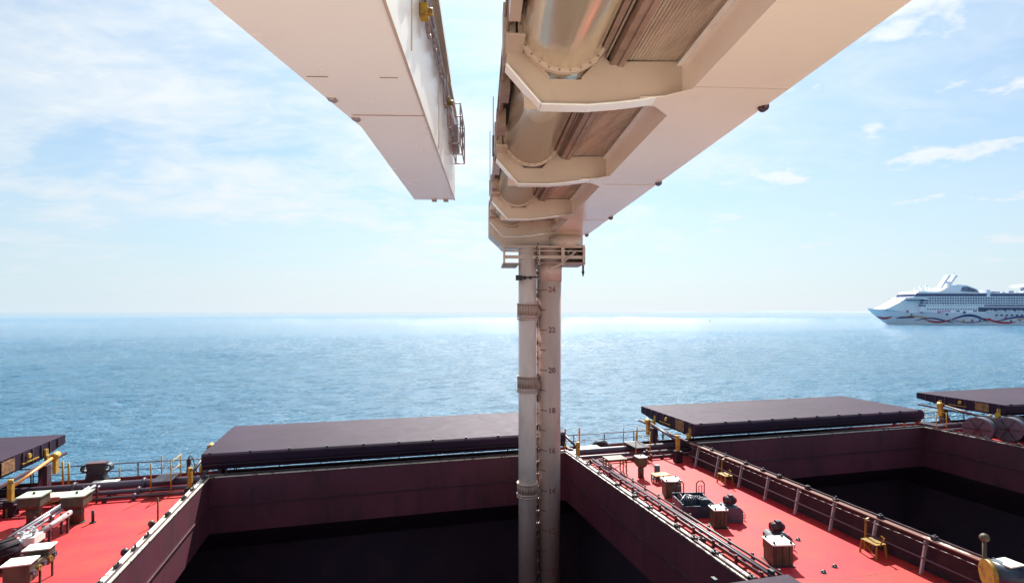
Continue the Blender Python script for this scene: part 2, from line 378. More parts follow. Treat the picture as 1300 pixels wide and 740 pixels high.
def hill(cx, cy, ln, h, rz):
    n = 40; vs = []; fs = []
    for i in range(n + 1):
        t = i / n; x = (t - .5) * ln; e = math.sin(math.pi * t) ** .6 * h * (.6 + .25 * math.sin(t * 17) + .15 * math.sin(t * 41 + 1)) + .3
        for yy, zz in ((-500, -1), (0, e), (500, -1)):
            vs.append((cx + x * math.cos(rz) - yy * math.sin(rz), cy + x * math.sin(rz) + yy * math.cos(rz), zz))
    for i in range(n):
        for k in (0, 1): fs.append((3 * i + k, 3 * i + 3 + k, 3 * i + 4 + k, 3 * i + 1 + k))
    hills.add(vs, fs, True)
D = 17000; cx = (1010 - 650) / 690 * D
hill(D * math.sin(YAW) + cx * math.cos(YAW), D * math.cos(YAW) - cx * math.sin(YAW), 9500, 62, -YAW)
M['hills'] = paint('far_coast', (.16, .24, .33), (.2, .28, .36), .4, .6, .001, .9, bump=0)
tag(hills.build('hills', 'hills'), kind='structure')

d = MB()
def sheet(x0, x1, y0, y1, z): d.add([(x0, y0, z), (x1, y0, z), (x1, y1, z), (x0, y1, z)], [(0, 1, 2, 3)])
sheet(XA, XB, Y0, HY0, DZ); sheet(XA, XB, HY1, Y1, DZ)
xs = [XA] + [v for h in HATCH for v in h] + [XB]
for a, b in zip(xs[::2], xs[1::2]): sheet(a, b, HY0, HY1, DZ)
d.add([(XA, Y0, DZ), (XB, Y0, DZ), (XB, Y0, -4), (XA, Y0, -4)], [(0, 1, 2, 3)])
d.add([(XA, Y1, DZ), (XB, Y1, DZ), (XB, Y1, -4), (XA, Y1, -4)], [(0, 1, 2, 3)])
for x in (XA, XB): d.add([(x, Y0, DZ), (x, Y1, DZ), (x, Y1, -4), (x, Y0, -4)], [(0, 1, 2, 3)])
tag(d.build('ship_deck', 'deck'), kind='structure')
k = MB(); k.box(XA, XB, Y1 - .06, Y1 + .04, DZ + .002, DZ + .22); k.box(XA, XB, Y0 - .04, Y0 + .06, DZ + .002, DZ + .22)
tag(k.build('deck_edge', 'railpaint'), kind='structure')
# holds: a maroon trunk under the deck, then wing tanks sloping away into the dark
tr = MB(); hd = MB(); LZ = CZ - 2.75
for x0, x1 in HATCH:
    c = [(x0, HY0), (x1, HY0), (x1, HY1), (x0, HY1)]
    e = .03
    tr.add([(x, y, DZ - .004) for x, y in c] + [(x, y, LZ) for x, y in c], [(i, (i + 1) % 4, (i + 1) % 4 + 4, i + 4) for i in range(4)])
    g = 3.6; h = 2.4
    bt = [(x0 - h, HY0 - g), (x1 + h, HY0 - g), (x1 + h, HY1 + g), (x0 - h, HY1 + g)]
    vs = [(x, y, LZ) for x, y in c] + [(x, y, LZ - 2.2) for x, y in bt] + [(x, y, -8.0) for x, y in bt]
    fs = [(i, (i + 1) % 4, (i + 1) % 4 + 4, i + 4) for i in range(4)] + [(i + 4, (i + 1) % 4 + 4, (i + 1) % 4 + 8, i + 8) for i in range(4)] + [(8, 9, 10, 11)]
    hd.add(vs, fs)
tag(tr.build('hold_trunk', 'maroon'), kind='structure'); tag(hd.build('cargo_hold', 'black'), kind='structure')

# ------------------------------------------------------------------ hatch coamings
def coaming(i, label):
    x0, x1 = HATCH[i]; t = .14
    root = thing('hatch_coaming', ((x0 + x1) / 2, (HY0 + HY1) / 2, DZ), label, 'hatch coaming', 'hatch coamings')
    off = root.location
    p = MB()
    p.box(x0 - t, x0, HY0 - t, HY1 + t, DZ, CZ); p.box(x1, x1 + t, HY0 - t, HY1 + t, DZ, CZ)
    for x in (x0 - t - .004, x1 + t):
        u = MB(); u.box(x, x + .004, HY0, HY1, DZ + .003, CZ - .003); u.build('outer_shade_sheet', 'cover_dark', root, off)  # thin dark sheets put the shade of the outer faces into colour
    p.box(x0, x1, HY0 - t, HY0, DZ, CZ); p.box(x0, x1, HY1, HY1 + t, DZ, CZ)
    p.build('plating', 'maroon', root, off)
    # ledge half way down the inside, and top bars
    l = MB(); l.box(x0 + .002, x1 - .002, HY1 - .05, HY1 - .003, CZ - 1.42, CZ - 1.36); l.box(x0 + .003, x0 + .05, HY0, HY1 - .06, CZ - 1.42, CZ - 1.36)
    l.box(x1 - .05, x1 - .003, HY0, HY1 - .06, CZ - 1.42, CZ - 1.36)
    l.build('ledge', 'pipe_dark', root, off)
    a = MB(); a.box(x0 - .34, x0 + .03, HY0 - .3, HY1 + .3, CZ + .003, CZ + .05); a.build('top_bar', 'bar' if i == 2 else 'cream', root, off)
    a = MB(); a.box(x1 - .03, x1 + .30, HY0 - .3, HY1 + .3, CZ + .003, CZ + .05); a.build('top_bar', 'cream2', root, off)
    a = MB(); a.box(x0 + .033, x1 - .033, HY1 - .03, HY1 + .32, CZ + .003, CZ + .05); a.build('top_bar', 'cream', root, off)
    a = MB(); a.box(x0 + .033, x1 - .033, HY0 - .32, HY0 + .03, CZ + .003, CZ + .05); a.build('top_bar', 'cream2', root, off)
    # cover sealing bars, thin dark steel on top
    a = MB()
    for x in (x0 - .07, x1 + .07): a.box(x - .02, x + .02, HY0 - .1, HY1 + .1, CZ + .052, CZ + .12)
    a.box(x0, x1, HY1 + .05, HY1 + .09, CZ + .052, CZ + .12)
    a.build('seal_bar', 'pipe_dark', root, off)
    # longitudinal pipe + stays outboard
    a = MB()
    for x in (x0 - .45, x1 + .42): a = MB(); a.cyl((x, HY0, DZ + .55), (x, HY1, DZ + .55), .035, n=8); a.build('side_pipe', 'pipe', root, off)
    
    for sx, x in ((-1, x0 - .16), (1, x1 + .16)):
        n = 9
        for k in range(n):
            y = HY0 + .8 + (HY1 - HY0 - 1.6) * k / (n - 1)
            b = MB(); b.prism([(x, CZ - .03), (x + sx * .18, CZ - .03), (x + sx * .42, DZ + .003), (x + sx * .30, DZ + .003), (x + sx * .06, CZ - .16), (x, CZ - .16)], y - .03, y + .03, 'y')
            b.build('stay', 'steel' if sx < 0 else 'pipe_dark', root, off)
    rr = random.Random(i + 3)
    for sx, x in ((-1, x0 - .17), (1, x1 + .14)):
        y = HY0 + .6
        while y < HY1 - .3:
            b = MB(); b.box(x - .09, x + .09, y, y + .16, CZ + .053, CZ + .053 + rr.uniform(.06, .16)); b.cyl((x - sx * .02, y + .08, CZ + .06), (x - sx * .02, y + .08, CZ + .24), .035, n=8)
            b.build('cleat', 'dark', root, off); y += rr.uniform(1.0, 2.2)
    # under-top bracket line and hose on the outside of the coaming
    b = MB(); pts = []
    for k in range(0, 41):
        y = HY0 + (HY1 - HY0) * k / 40; pts.append((x0 - .40, y, CZ - .13 - .012 * abs(math.sin(k * .8))))
    b.path(pts, .022, 6); b.build('hose', 'pipe_dark', root, off)
    return root
coaming(0, 'maroon steel rim round the cargo hold at the far left edge')
coaming(1, 'maroon steel rim round the nearest dark hold, where the two pillars reach down')
coaming(2, 'maroon steel rim with slanted stays round the right-hand dark hold')
coaming(3, 'dark steel rim of the farthest hold behind the grey drums')

# ------------------------------------------------------------------ hatch covers (rolled to the ship's sides)
def cover(i, near, label, x0=None, x1=None):
    a, b = HATCH[i]; a = a if x0 is None else x0; b = b if x1 is None else x1
    if near: y0, y1 = 5.4, 12.25
    else: y0, y1 = 29.75, 36.7
    root = thing('hatch_cover', ((a + b) / 2, (y0 + y1) / 2, TZ - .9), label, 'hatch cover', 'rolled-off steel hatch covers')
    off = root.location
    f = y0 if not near else y1; sg = -1 if not near else 1
    # body: plated top with a chamfer towards the hatch, bottom tapering up to the ship's side
    p = MB()
    prof = [(y0 + .12, TZ), (y0, TZ - .10), (y0 - .0, TZ - .46), (y0 + .25, TZ - .85), (y1 - 2.6, TZ - .85), (y1, TZ - .50), (y1, TZ - .02), (y1 - .05, TZ)]
    if near: prof = [(y0 + y1 - y, z) for y, z in prof]
    p.prism(prof, a, b, 'x'); p.build('panel', 'cover', root, off, bevel=.02)
    e = MB()
    yy = y0 - .03 if not near else y1 + .03
    e.box(a + .02, b - .02, min(yy, yy - sg * .02), max(yy, yy - sg * .02), TZ - .45, TZ - .13)
    e.build('edge_band', 'cover', root, off)
    e = MB(); e.box(a + .05, b - .05, yy - .06, yy + .06, TZ - .56, TZ - .50)
    e.build('skirt', 'cover_dark', root, off)
    n = 11
    for k in range(n):
        x = a + .4 + (b - a - .8) * k / (n - 1)
        s = MB(); s.box(x - .05, x + .05, yy - .07, yy + .1, TZ - .02, TZ + .09); s.cyl((x, yy - .08, TZ - .13), (x, yy - .08, TZ + .02), .03, n=6)
        s.build('lug', 'dark', root, off)
    for sx, x in ((-1, a - .03), (1, b + .03)):
        for k in range(8):
            y = y0 + .5 + k * .8
            if y > y1 - .3: break
            s = MB(); s.box(x - .025, x + .025, y, y + .06, TZ - .74 + max(0, (k - 4) * .08), TZ - .04)
            s.build('end_stiffener', 'cover_end', root, off)
        s = MB(); s.box(min(x, x + sx * .03), max(x, x + sx * .03), y0 + 1.2, y0 + 2.2, TZ - .72, TZ - .12); s.build('rust_patch', 'rust', root, off)
        for y in (y0 + .55, y0 + 4.9) if not near else (y1 - .55, y1 - 4.9):
            s = MB(); s.cyl((x + sx * .02, y, TZ - .83), (x + sx * .16, y, TZ - .83), .19, n=16); s.box(x - .02, x + .07, y - .12, y + .12, TZ - .80, TZ - .35)
            s.build('wheel', 'yellow', root, off)
        s = MB(); s.cyl((x + sx * .02, y0 + 3.3, TZ - .3), (x + sx * .12, y0 + 3.3, TZ - .3), .13, n=14); s.box(x, x + sx * .05, y0 + 2.8, y0 + 4.2, TZ - .62, TZ - .57)
        s.build('latch', 'yellow', root, off)
    return root
cover(0, False, 'dark purple hatch cover jutting in from the left edge over the rail')
cover(1, False, 'broad dark purple hatch cover left of the pillars, beyond the nearest hold', x0=-7.85)
cover(2, False, 'long black-purple hatch cover beyond the right-hand hold')
cover(3, False, 'farthest dark hatch cover at the right edge below the cruise ship')
cover(1, True, 'hatch cover whose slate-grey corner shows at the bottom edge beside the right deck boxes', x1=10.9)
cover(2, True, 'hatch cover at the bottom right corner beyond the yellow-ended drum', x0=19.9)

# warning board on the end of the big cover
b = thing('warning_board', (11.35, 34.6, TZ - .35), 'yellow and black diagonally striped board on the cover end beside the pillars', 'warning board')
M['hazard'] = paint('hazard_yellow', (.60, .42, .06), bump=0)
mm = MB(); mm.box(0, .9, -.03, .03, -.1, .75); mm.build('board', 'hazard', b)
for k in range(4):
    mm = MB(); x = -.05 + k * .27
    pts = [(max(0, min(.9, x)), .75), (max(0, min(.9, x + .15)), .75), (max(0, min(.9, x + .55)), -.1), (max(0, min(.9, x + .40)), -.1)]
    mm.prism(pts, -.036, -.031, 'y'); mm.build('stripe', 'dark', b)

# cover ramps: sloping beam, post, yellow hydraulic jack at the ends of every cover
def ramp(x, s, label, jm='pipe_dark'):
    root = thing('cover_ramp', (x, 32, DZ), label, 'cover ramp', 'ramps and jacks under the cover ends')
    off = root.location
    p = MB(); p.bar((x, HY1 + .2, CZ + .10), (x, 36.2, CZ + .24), .16, .12); p.build('track', 'cover_end', root, off)
    p = MB(); p.box(x - .2, x + .2, 33.9, 34.3, DZ + .003, CZ + .12); p.prism([(33.2, DZ + .003), (33.9, DZ + .003), (33.9, CZ)], x - .04, x + .04, 'x'); p.build('post', 'cover_end', root, off)
    xx = x + s * .55
    p = MB(); p.cyl((xx, HY1 + .5, CZ + .1), (xx, 33.9, CZ + .62), .075, n=12); p.build('jack', jm, root, off)
    p = MB(); p.cyl((xx, 33.7, CZ + .58), (xx, 34.15, CZ + .66), .17, n=14); p.box(xx - .08, xx + .08, 33.8, 34.1, DZ + .9, CZ + .55); p.build('jack_head', 'yellow', root, off)
    p = MB(); p.box(xx - .09, xx + .09, HY1 + .3, HY1 + .52, DZ + .7, CZ + .3); p.cyl((xx, HY1 + .42, CZ + .28), (xx, HY1 + .42, CZ + .48), .1, n=12); p.build('jack_foot', 'yellow', root, off)
    p = MB(); p.box(xx - .2, xx + .2, HY1 + .2, HY1 + .65, DZ + .003, DZ + .7); p.build('pedestal', 'cover_dark', root, off)
    return root
ramp(-16.4, 1, 'orange jack and purple post under the left-edge hatch cover', 'orange')
ramp(-7.9, -1, 'ramp and jack under the left end of the broad cover, behind the coaming corner')
ramp(11.6, 1, 'ramp and jack right of the pillars under the striped board')
ramp(19.4, -1, 'yellow jack and dark post under the left end of the long black cover')
ramp(46.0, -1, 'yellow jack and post under the farthest hatch cover')

# ------------------------------------------------------------------ railings along the far side
def railing(x0, x1, label):
    root = thing('railing', ((x0 + x1) / 2, Y1 - .1, DZ), label, 'railing', 'guard rails on the ship side')
    off = root.location; y = Y1 - .12
    for z, r in ((1.02, .030), (.62, .02), (.26, .02)):
        p = MB(); p.cyl((x0, y, DZ + z), (x1, y, DZ + z), r, n=8); p.build('rail', 'railpaint', root, off)
    n = max(2, round((x1 - x0) / 2.3))
    for k in range(n + 1):
        x = x0 + (x1 - x0) * k / n
        p = MB(); p.box(x - .03, x + .03, y - .012, y + .012, DZ + .003, DZ + 1.05)
        if k % 2: p.bar((x, y, DZ + .6), (x, y - .35, DZ + .003), .03, .03)
        p.build('post', 'railpaint', root, off)
railing(-36, -17.3, 'dark railing behind the left-edge hatch cover')
railing(-17.2, -7.4, 'dark three-bar railing behind the left red deck')
railing(-7.3, 11.3, 'dark railing behind the broad hatch cover')
railing(11.4, 20.4, 'dark three-bar railing against the glittering sea, right of the pillars')
railing(20.5, 46.5, 'dark railing behind the long black hatch cover')
railing(46.6, 68, 'dark railing behind the farthest hatch cover')

# ------------------------------------------------------------------ fore-and-aft pipes beside the rail
def long_pipe(y, z, r, mat, label):
    root = thing('deck_pipe', (0, y, DZ), label, 'pipe', 'pipes along the far side of the deck'); off = root.location
    p = MB(); p.cyl((XA + 2, y, DZ + z), (XB - 2, y, DZ + z), r, n=16); p.build('pipe', mat, root, off)
    for k in range(-14, 24):
        x = k * 4.4 + .7
        if XA + 3 < x < XB - 3:
            p = MB(); p.box(x - .1, x + .1, y - r * .7, y + r * .7, DZ + .003, DZ + z); p.build('support', 'pipe_dark', root, off)
    for x in (-14.3, -11.2, 12.6, 17.5, 42.0):
        p = MB(); p.cyl((x - .06, y, DZ + z), (x + .06, y, DZ + z), r + .09, n=16); p.build('flange', 'pipe', root, off)
long_pipe(32.4, .45, .22, 'pipe', 'thick purple-grey pipe nearest the rail running across the deck')
long_pipe(31.7, .30, .12, 'pipe', 'thin purple-grey pipe just in front of the thick one')
long_pipe(31.15, .18, .08, 'pipe_dark', 'thinnest dark red pipe of the three along the rail')

# transverse pipe bundles
def bundle(xs, y0, y1, z, mat, label, group, rr=.05, clamps=None, cm='pipe_dark'):
    root = thing('pipe_bundle', (xs[0], (y0 + y1) / 2, DZ), label, 'pipe bundle', group); off = root.location
    for i, x in enumerate(xs):
        p = MB(); p.cyl((x, y0, DZ + z + .04 * (i % 2)), (x, y1, DZ + z + .04 * (i % 2)), rr * (1 + .4 * (i == 1)), n=10); p.build('pipe', mat if isinstance(mat, str) else mat[i % len(mat)], root, off)
    y = y0 + .5
    while y < y1:
        p = MB(); p.box(xs[0] - .12, xs[-1] + .12, y - .05, y + .05, DZ + z - .14, DZ + z - .06)
        p.box(xs[0] - .10, xs[0] - .02, y - .04, y + .04, DZ + .003, DZ + z + .14); p.box(xs[-1] + .02, xs[-1] + .10, y - .04, y + .04, DZ + .003, DZ + z + .14)
        p.build('clamp', cm, root, off); y += 1.35
    return root
bundle([13.25, 13.45, 13.65, 13.85], 10.0, 31.0, .30, ['pipe_dark', 'pipe', 'pipe_dark'], 'long bundle of dark pipes running down the right deck beside the nearest hold', 'pipe bundles across the deck')
bundle([-13.35, -13.1, -12.9], 25.3, 31.6, .70, ['steel', 'steel', 'steel'], 'bright silver pipes slanting across the left deck past the square vents', 'pipe bundles across the deck', rr=.045)
bundle([-12.45, -12.35], 25.4, 27.6, .72, ['steel', 'mauve'], 'short fat silver pipe pair ending before the green-capped vent', 'pipe bundles across the deck', rr=.08)
bundle([-8.15, -8.0], 13.0, 31.4, .75, ['pipe_dark', 'pipe'], 'thin dark pipes hugging the left side of the nearest hold rim', 'pipe bundles across the deck', rr=.035)
bundle([11.75, 11.9], 10.5, 31.4, .85, ['dark', 'pipe_dark'], 'thin dark pipes hugging the right side of the nearest hold rim', 'pipe bundles across the deck', rr=.035)

# ------------------------------------------------------------------ deck boxes and machines
def deck_box(loc, sx, sy, h, label, lid='lid', side='olive', rz=0, ribs=True, legs=0):
    root = thing('deck_box', (loc[0], loc[1], DZ), label, 'deck box', 'pale-topped steel boxes on the deck', rz)
    z0 = legs or .03
    p = MB(); p.box(-sx / 2, sx / 2, -sy / 2, sy / 2, z0, h, .03)
    if ribs:
        for k in range(3):
            t = (k + .5) / 3 - .5
            p.box(t * sx - .025, t * sx + .025, -sy / 2 - .035, -sy / 2 - .002, z0, h - .05)
            p.box(sx / 2 + .002, sx / 2 + .03, t * sy - .02, t * sy + .02, z0, h - .05)
    p.build('body', side, root)
    p = MB(); p.box(-sx / 2 - .05, sx / 2 + .05, -sy / 2 - .05, sy / 2 + .05, h + .002, h + .055, .04); p.build('lid', lid, root, bevel=.01)
    for x, y in ((-1, -1), (1, -1), (1, 1), (-1, 1)):
        p = MB(); p.cyl((x * sx * .42, y * sy * .42, h + .05), (x * sx * .42, y * sy * .42, h + .13), .045, n=8); p.build('wing_nut', 'dark', root)
        if legs: p = MB(); p.box(x * (sx / 2 - .05) - .04, x * (sx / 2 - .05) + .04, y * (sy / 2 - .05) - .04, y * (sy / 2 - .05) + .04, .003, legs); p.build('leg', 'olive', root)
    if not legs: p = MB(); p.box(-sx / 2 - .06, sx / 2 + .06, -sy / 2 - .06, sy / 2 + .06, .003, .03); p.build('base_plate', 'dark', root)
    return root
deck_box((15.1, 24.8), .78, .72, .80, 'brown box with a ragged white lid, left of the navy winch', rz=R(-14))
deck_box((14.95, 20.75), .56, .58, .76, 'narrow brown box with a white lid against the navy winch', rz=R(-12))
deck_box((14.95, 17.15), .76, .74, .78, 'ribbed brown box with a white lid, lowest on the right deck', rz=R(-12))

def motor_box(loc, label, rz=0, s=1.0):
    root = thing('pump_unit', (loc[0], loc[1], DZ), label, 'pump unit', 'grey pump units behind the boxes', rz)
    p = MB(); p.prism([(-.55, .003), (.55, .003), (.55, .62), (.35, .8), (-.4, .8), (-.55, .7)], -.45 * s, .45 * s, 'y'); p.build('housing', 'slate', root, bevel=.02)
    p = MB(); p.cyl((-.35, 0, 1.05), (.25, 0, 1.05), .2, n=18); p.cyl((.25, 0, 1.05), (.34, 0, 1.05), .12, n=12); p.box(-.2, .1, -.12, .12, .8, .9)
    for k in range(6): p.cyl((-.3 + k * .09, 0, 1.05), (-.28 + k * .09, 0, 1.05), .225, n=18)
    p.build('motor', 'pipe_dark', root)
    p = MB(); p.box(-.12, .12, -.15, .1, 1.24, 1.36); p.build('terminal_box', 'dark', root)
    p = MB(); p.cyl((.55, 0, .22), (.82, 0, .22), .03, n=8); 
    for k in range(12):
        a, b2 = k * math.pi / 6, (k + 1) * math.pi / 6; p.cyl((.8, .16 * math.cos(a), .22 + .16 * math.sin(a)), (.8, .16 * math.cos(b2), .22 + .16 * math.sin(b2)), .02, n=6)
    p.build('handwheel', 'dark', root)
    root.scale = (.8, .8, .85)
motor_box((15.9, 21.2), 'grey pump unit with a round motor on top, right of the narrow brown box', R(-12))
motor_box((15.75, 18.1), 'grey pump unit with a round motor behind the lowest brown box', R(-12), .9)

# navy winch
root = thing('deck_winch', (14.85, 22.45, DZ), 'low navy blue machine with two black hoops standing on it', 'winch', None, R(-12))
p = MB(); p.box(-.78, .78, -.75, -.68, .003, .55, .02); p.box(-.78, .78, .68, .75, .003, .7, .02); p.box(-.78, -.71, -.68, .68, .003, .6); p.box(.71, .78, -.68, .68, .003, .6); p.build('frame', 'navy', root)
p = MB(); p.cyl((-.6, 0, .42), (.45, 0, .42), .32, n=20); p.build('drum', 'navy', root)
for x in (-.66, .42):
    p = MB(); p.cyl((x, 0, .42), (x + .06, 0, .42), .46, n=24); p.build('drum_flange', 'navy', root)
p = MB(); p.box(.05, .5, -.6, -.3, .5, .8, .03); p.build('gearbox', 'navy', root)
p = MB()
for k in range(9): p.cyl((-.55 + k * .1, 0, .42), (-.51 + k * .1, 0, .42), .37, n=20)
p.build('rope', 'navy', root)
for x in (-.75, .25):
    p = MB(); p.path([(x, .3, .7), (x, .3, 1.25), (x + .1, .3, 1.38), (x + .28, .3, 1.38), (x + .38, .3, 1.25), (x + .38, .3, .7)], .028, 8); p.path([(x + .12, .3, .7), (x + .12, .3, 1.15), (x + .26, .3, 1.15), (x + .26, .3, .7)], .02, 8)
    p.build('hoop', 'dark', root)
p = MB(); p.path([(-.9, -.6, .7), (-.5, -.3, .95), (.1, -.5, .85), (.6, -.1, .75)], .025, 8); p.build('hose', 'steel', root)

# mushroom ventilators
def vent(loc, label, lid='green', s=1.0, h=1.25, rz=0):
    root = thing('square_vent', (loc[0], loc[1], DZ), label, 'ventilator', 'pedestal vents', rz)
    p = MB(); p.cyl((0, 0, .003), (0, 0, h - .45), .27 * s, n=16); p.cyl((0, 0, .003), (0, 0, .04), .32 * s, n=16); p.build('pedestal', 'olive', root)
    p = MB(); p.add([(-.3 * s, -.3 * s, h - .55), (.3 * s, -.3 * s, h - .55), (.3 * s, .3 * s, h - .55), (-.3 * s, .3 * s, h - .55), (-.42 * s, -.42 * s, h - .4), (.42 * s, -.42 * s, h - .4), (.42 * s, .42 * s, h - .4), (-.42 * s, .42 * s, h - .4),
               (-.42 * s, -.42 * s, h), (.42 * s, -.42 * s, h), (.42 * s, .42 * s, h), (-.42 * s, .42 * s, h)],
              [(3, 2, 1, 0), (8, 9, 10, 11)] + [(i, (i + 1) % 4, (i + 1) % 4 + 4, i + 4) for i in range(4)] + [(i + 4, (i + 1) % 4 + 4, (i + 1) % 4 + 8, i + 8) for i in range(4)])
    p.build('head', 'olive', root)
    p = MB(); p.box(-.47 * s, .47 * s, -.47 * s, .47 * s, h + .002, h + .05, .05); p.build('cap', lid, root)
    p = MB(); p.cyl((0, 0, h + .05), (0, 0, h + .14), .05, n=8); p.build('knob', 'dark', root)
vent((-14.3, 28.9), 'dark square vent on a round pedestal, left of the two on the left deck', s=1.0)
vent((-12.5, 28.5), 'square vent with a pale green cap on the left deck, beside the short dark pipe', s=1.0)
vent((-16.2, 27.6), 'pale-capped vent at the left edge of the left deck', 'lid', .95, 1.5)
vent((15.1, 28.0), 'slim vent post with a small white cap in the middle of the right deck', 'lid', .62, 1.15)

# low valve chest on legs at the left edge
root = thing('valve_chest', (-11.1, 22.2, DZ), 'long valve chest on legs with two white tops, bottom left corner', 'valve chest', None, R(3))
p = MB(); p.box(-.36, .36, -.88, -.30, .50, 1.12, .02); p.box(-.32, .32, -.30, .38, .62, .92); p.box(-.36, .36, .38, .90, .55, 1.10, .02); p.build('chest', 'olive', root)
for y0, y1, z in ((-.94, -.26, 1.122), (.34, .95, 1.102)):
    p = MB(); p.box(-.41, .41, y0, y1, z, z + .045, .02); p.build('lid', 'lid', root, bevel=.01)
for x in (-.3, .3):
    for y in (-.8, -.05, .8):
        p = MB(); p.box(x - .03, x + .03, y - .03, y + .03, .003, .62); p.build('leg', 'olive', root)
for k in range(5):
    y = -.75 + k * .36; p = MB(); p.ring((.0, .80), .05, .10, -.02, .02, 14)
    p.v = [(.44 + yy, y + xx, zz) for xx, yy, zz in p.v]; p.cyl((.34, y, .80), (.45, y, .80), .055, n=8); p.build('valve_wheel', 'mustard' if k % 2 else 'slate', root)

# dark barrel fan & white-lit housing
root = thing('fan_housing', (-12.85, 24.0, DZ), 'black round drum of a fan at the left edge above the valve chest', 'fan')
p = MB(); p.cyl((-.2, -.3, .62), (.2, .3, .62), .42, n=28)
for k in range(10): a = k * math.pi / 5; p.bar((-.2 + .43 * -.83 * math.cos(a), -.3 + .43 * .55 * math.cos(a), .62 + .43 * math.sin(a)), (.2 + .43 * -.83 * math.cos(a), .3 + .43 * .55 * math.cos(a), .62 + .43 * math.sin(a)), .04, .04)
M['soot'] = paint('matt_black_casing', (.012, .011, .018), (.05, .03, .03), .5, .68, 6, .8, spec=.2)
p.build('drum', 'soot', root)
p = MB(); p.cyl((.22, .32, .72), (.32, .45, .72), .22, n=18); p.build('hub', 'slate', root)
p = MB(); p.box(-.5, .5, -.3, .3, .003, .4); p.build('foot', 'dark', root)
p = MB(); p.prism([(-.95, .2), (-.35, .2), (-.35, .85), (-.8, 1.1)], -.6, -.1, 'y'); p.build('hood', 'lid', root)
root = thing('valve_block', (-12.55, 25.15, DZ), 'small white valve block where the silver pipes end on the left deck', 'valve')
p = MB(); p.box(-.3, .3, -.4, .4, .5, .8, .04); p.build('block', 'lid', root)
for k, (x, y) in enumerate(((-.18, -.25), (.15, -.1), (-.1, .22))):
    p = MB(); p.cyl((x, y, .8), (x, y, 1.0), .06, n=10); p.cyl((x, y, .96), (x, y, 1.0), .12, n=12); p.build('valve_wheel', 'steel', root)
p = MB(); p.box(-.22, .22, -.3, .3, .003, .5); p.build('stand', 'dark', root)

# stiles (yellow-railed steps over the pipes)
def stile(loc, label, w=.9, l=2.3, h=.85, rz=0, ramp=True):
    root = thing('pipe_stile', (loc[0], loc[1], DZ), label, 'step platform', 'yellow-railed steps over the pipes', rz)
    p = MB(); p.box(-w / 2, w / 2, -l / 2, l / 2, h, h + .05)
    for k in range(8): p.box(-w / 2, w / 2, -l / 2 + .1 + k * (l - .2) / 8, -l / 2 + .14 + k * (l - .2) / 8, h + .052, h + .07)
    p.build('tread', 'slate', root)
    if ramp:
        p = MB(); p.bar((0, -l / 2 - .7, .05), (0, -l / 2, h), w, .05); p.build('ramp', 'steel', root)
    for x, y in ((-1, -1), (1, -1), (-1, 1), (1, 1)):
        p = MB(); p.cyl((x * w / 2, y * l / 2, .003), (x * w / 2, y * l / 2, h + 1.0), .032, n=8); p.build('post', 'yellow', root)
    for x in (-1, 1):
        p = MB(); p.cyl((x * w / 2, -l / 2, h + .98), (x * w / 2, l / 2, h + .98), .026, n=8); p.cyl((x * w / 2, -l / 2, h + .5), (x * w / 2, l / 2, h + .5), .02, n=8)
        if x == 1: p.build('handrail', 'yellow', root)
    return root
stile((-10.1, 32.1), 'yellow-posted step plate over the pipes, left of the nearest hold corner', w=.9, l=1.5, h=.75, ramp=False)
stile((16.9, 31.9), 'yellow-posted step plate over the pipes on the right deck', w=1.0, l=1.7, h=.8, ramp=False)
def bench(loc, label, w, l, h, mat='yellow', top='wood'):
    root = thing('low_platform', (loc[0], loc[1], DZ), label, 'platform', 'small yellow-legged platforms')
    p = MB(); p.box(-w / 2, w / 2, -l / 2, l / 2, h, h + .06); p.build('top', top, root)
    for x in (-1, 1):
        for y in (-1, 0, 1):
            p = MB(); p.box(x * (w / 2 - .05) - .03, x * (w / 2 - .05) + .03, y * (l / 2 - .05) - .03, y * (l / 2 - .05) + .03, .003, h); p.build('leg', mat, root)
    p = MB(); p.bar((-w / 2 + .05, -l / 2, .15), (w / 2 - .05, -l / 2, h - .05), .03, .03); p.bar((w / 2, -l / 2, .15), (w / 2, l / 2, h - .05), .03, .03); p.build('brace', mat, root)
bench((14.1, 29.3), 'planked platform on yellow legs over the pipe bundle, near the pillars', 1.2, .9, .8, 'mustard', 'olive')
bench((15.7, 26.9), 'very low yellow-topped bench beside the short grey post', .9, .55, .4, 'pipe_dark', 'hazard')
bench((-14.6, 31.0), 'brown planked platform between pipes on the left deck', 1.5, .8, .55)
bench((12.1, 31.0), 'green-legged low platform tight by the hold corner right of the pillars', .7, .6, .8, 'green', 'lid')

def rack(x0, x1, y, z, n, label, mats=('pipe_dark', 'pipe')):
    root = thing('pipe_rack', ((x0 + x1) / 2, y, DZ), label, 'pipe rack', 'low racks of cross pipes on the left deck'); off = root.location
    for k in range(n):
        p = MB(); p.cyl((x0, y + k * .22, DZ + z), (x1 - k * .3, y + k * .22, DZ + z + .05 * (k % 2)), .06 + .02 * (k % 2), n=10)
        p.cyl((x1 - k * .3, y + k * .22, DZ + z + .05 * (k % 2) + .03), (x1 - k * .3, y + k * .22, DZ + .003), .05, n=8); p.build('pipe', mats[k % len(mats)], root, off)
    x = x0 + .4
    while x < x1 - n * .3:
        p = MB(); p.box(x - .03, x + .03, y - .12, y + n * .22, DZ + z - .14, DZ + z - .09); p.box(x - .04, x + .04, y - .12, y - .06, DZ + .003, DZ + z - .14); p.box(x - .04, x + .04, y + n * .22 - .06, y + n * .22, DZ + .003, DZ + z - .14)
        p.build('bracket', 'mustard', root, off); x += 1.1
rack(-18.5, -14.6, 30.1, .5, 4, 'dark pipe rack behind the left square vent')
rack(-18.0, -15.0, 26.2, .45, 3, 'dark pipe rack at the left edge in front of the pale-capped vent')
rack(-16.5, -13.8, 22.9, .4, 3, 'dark pipe rack at the left edge beside the black round drum')
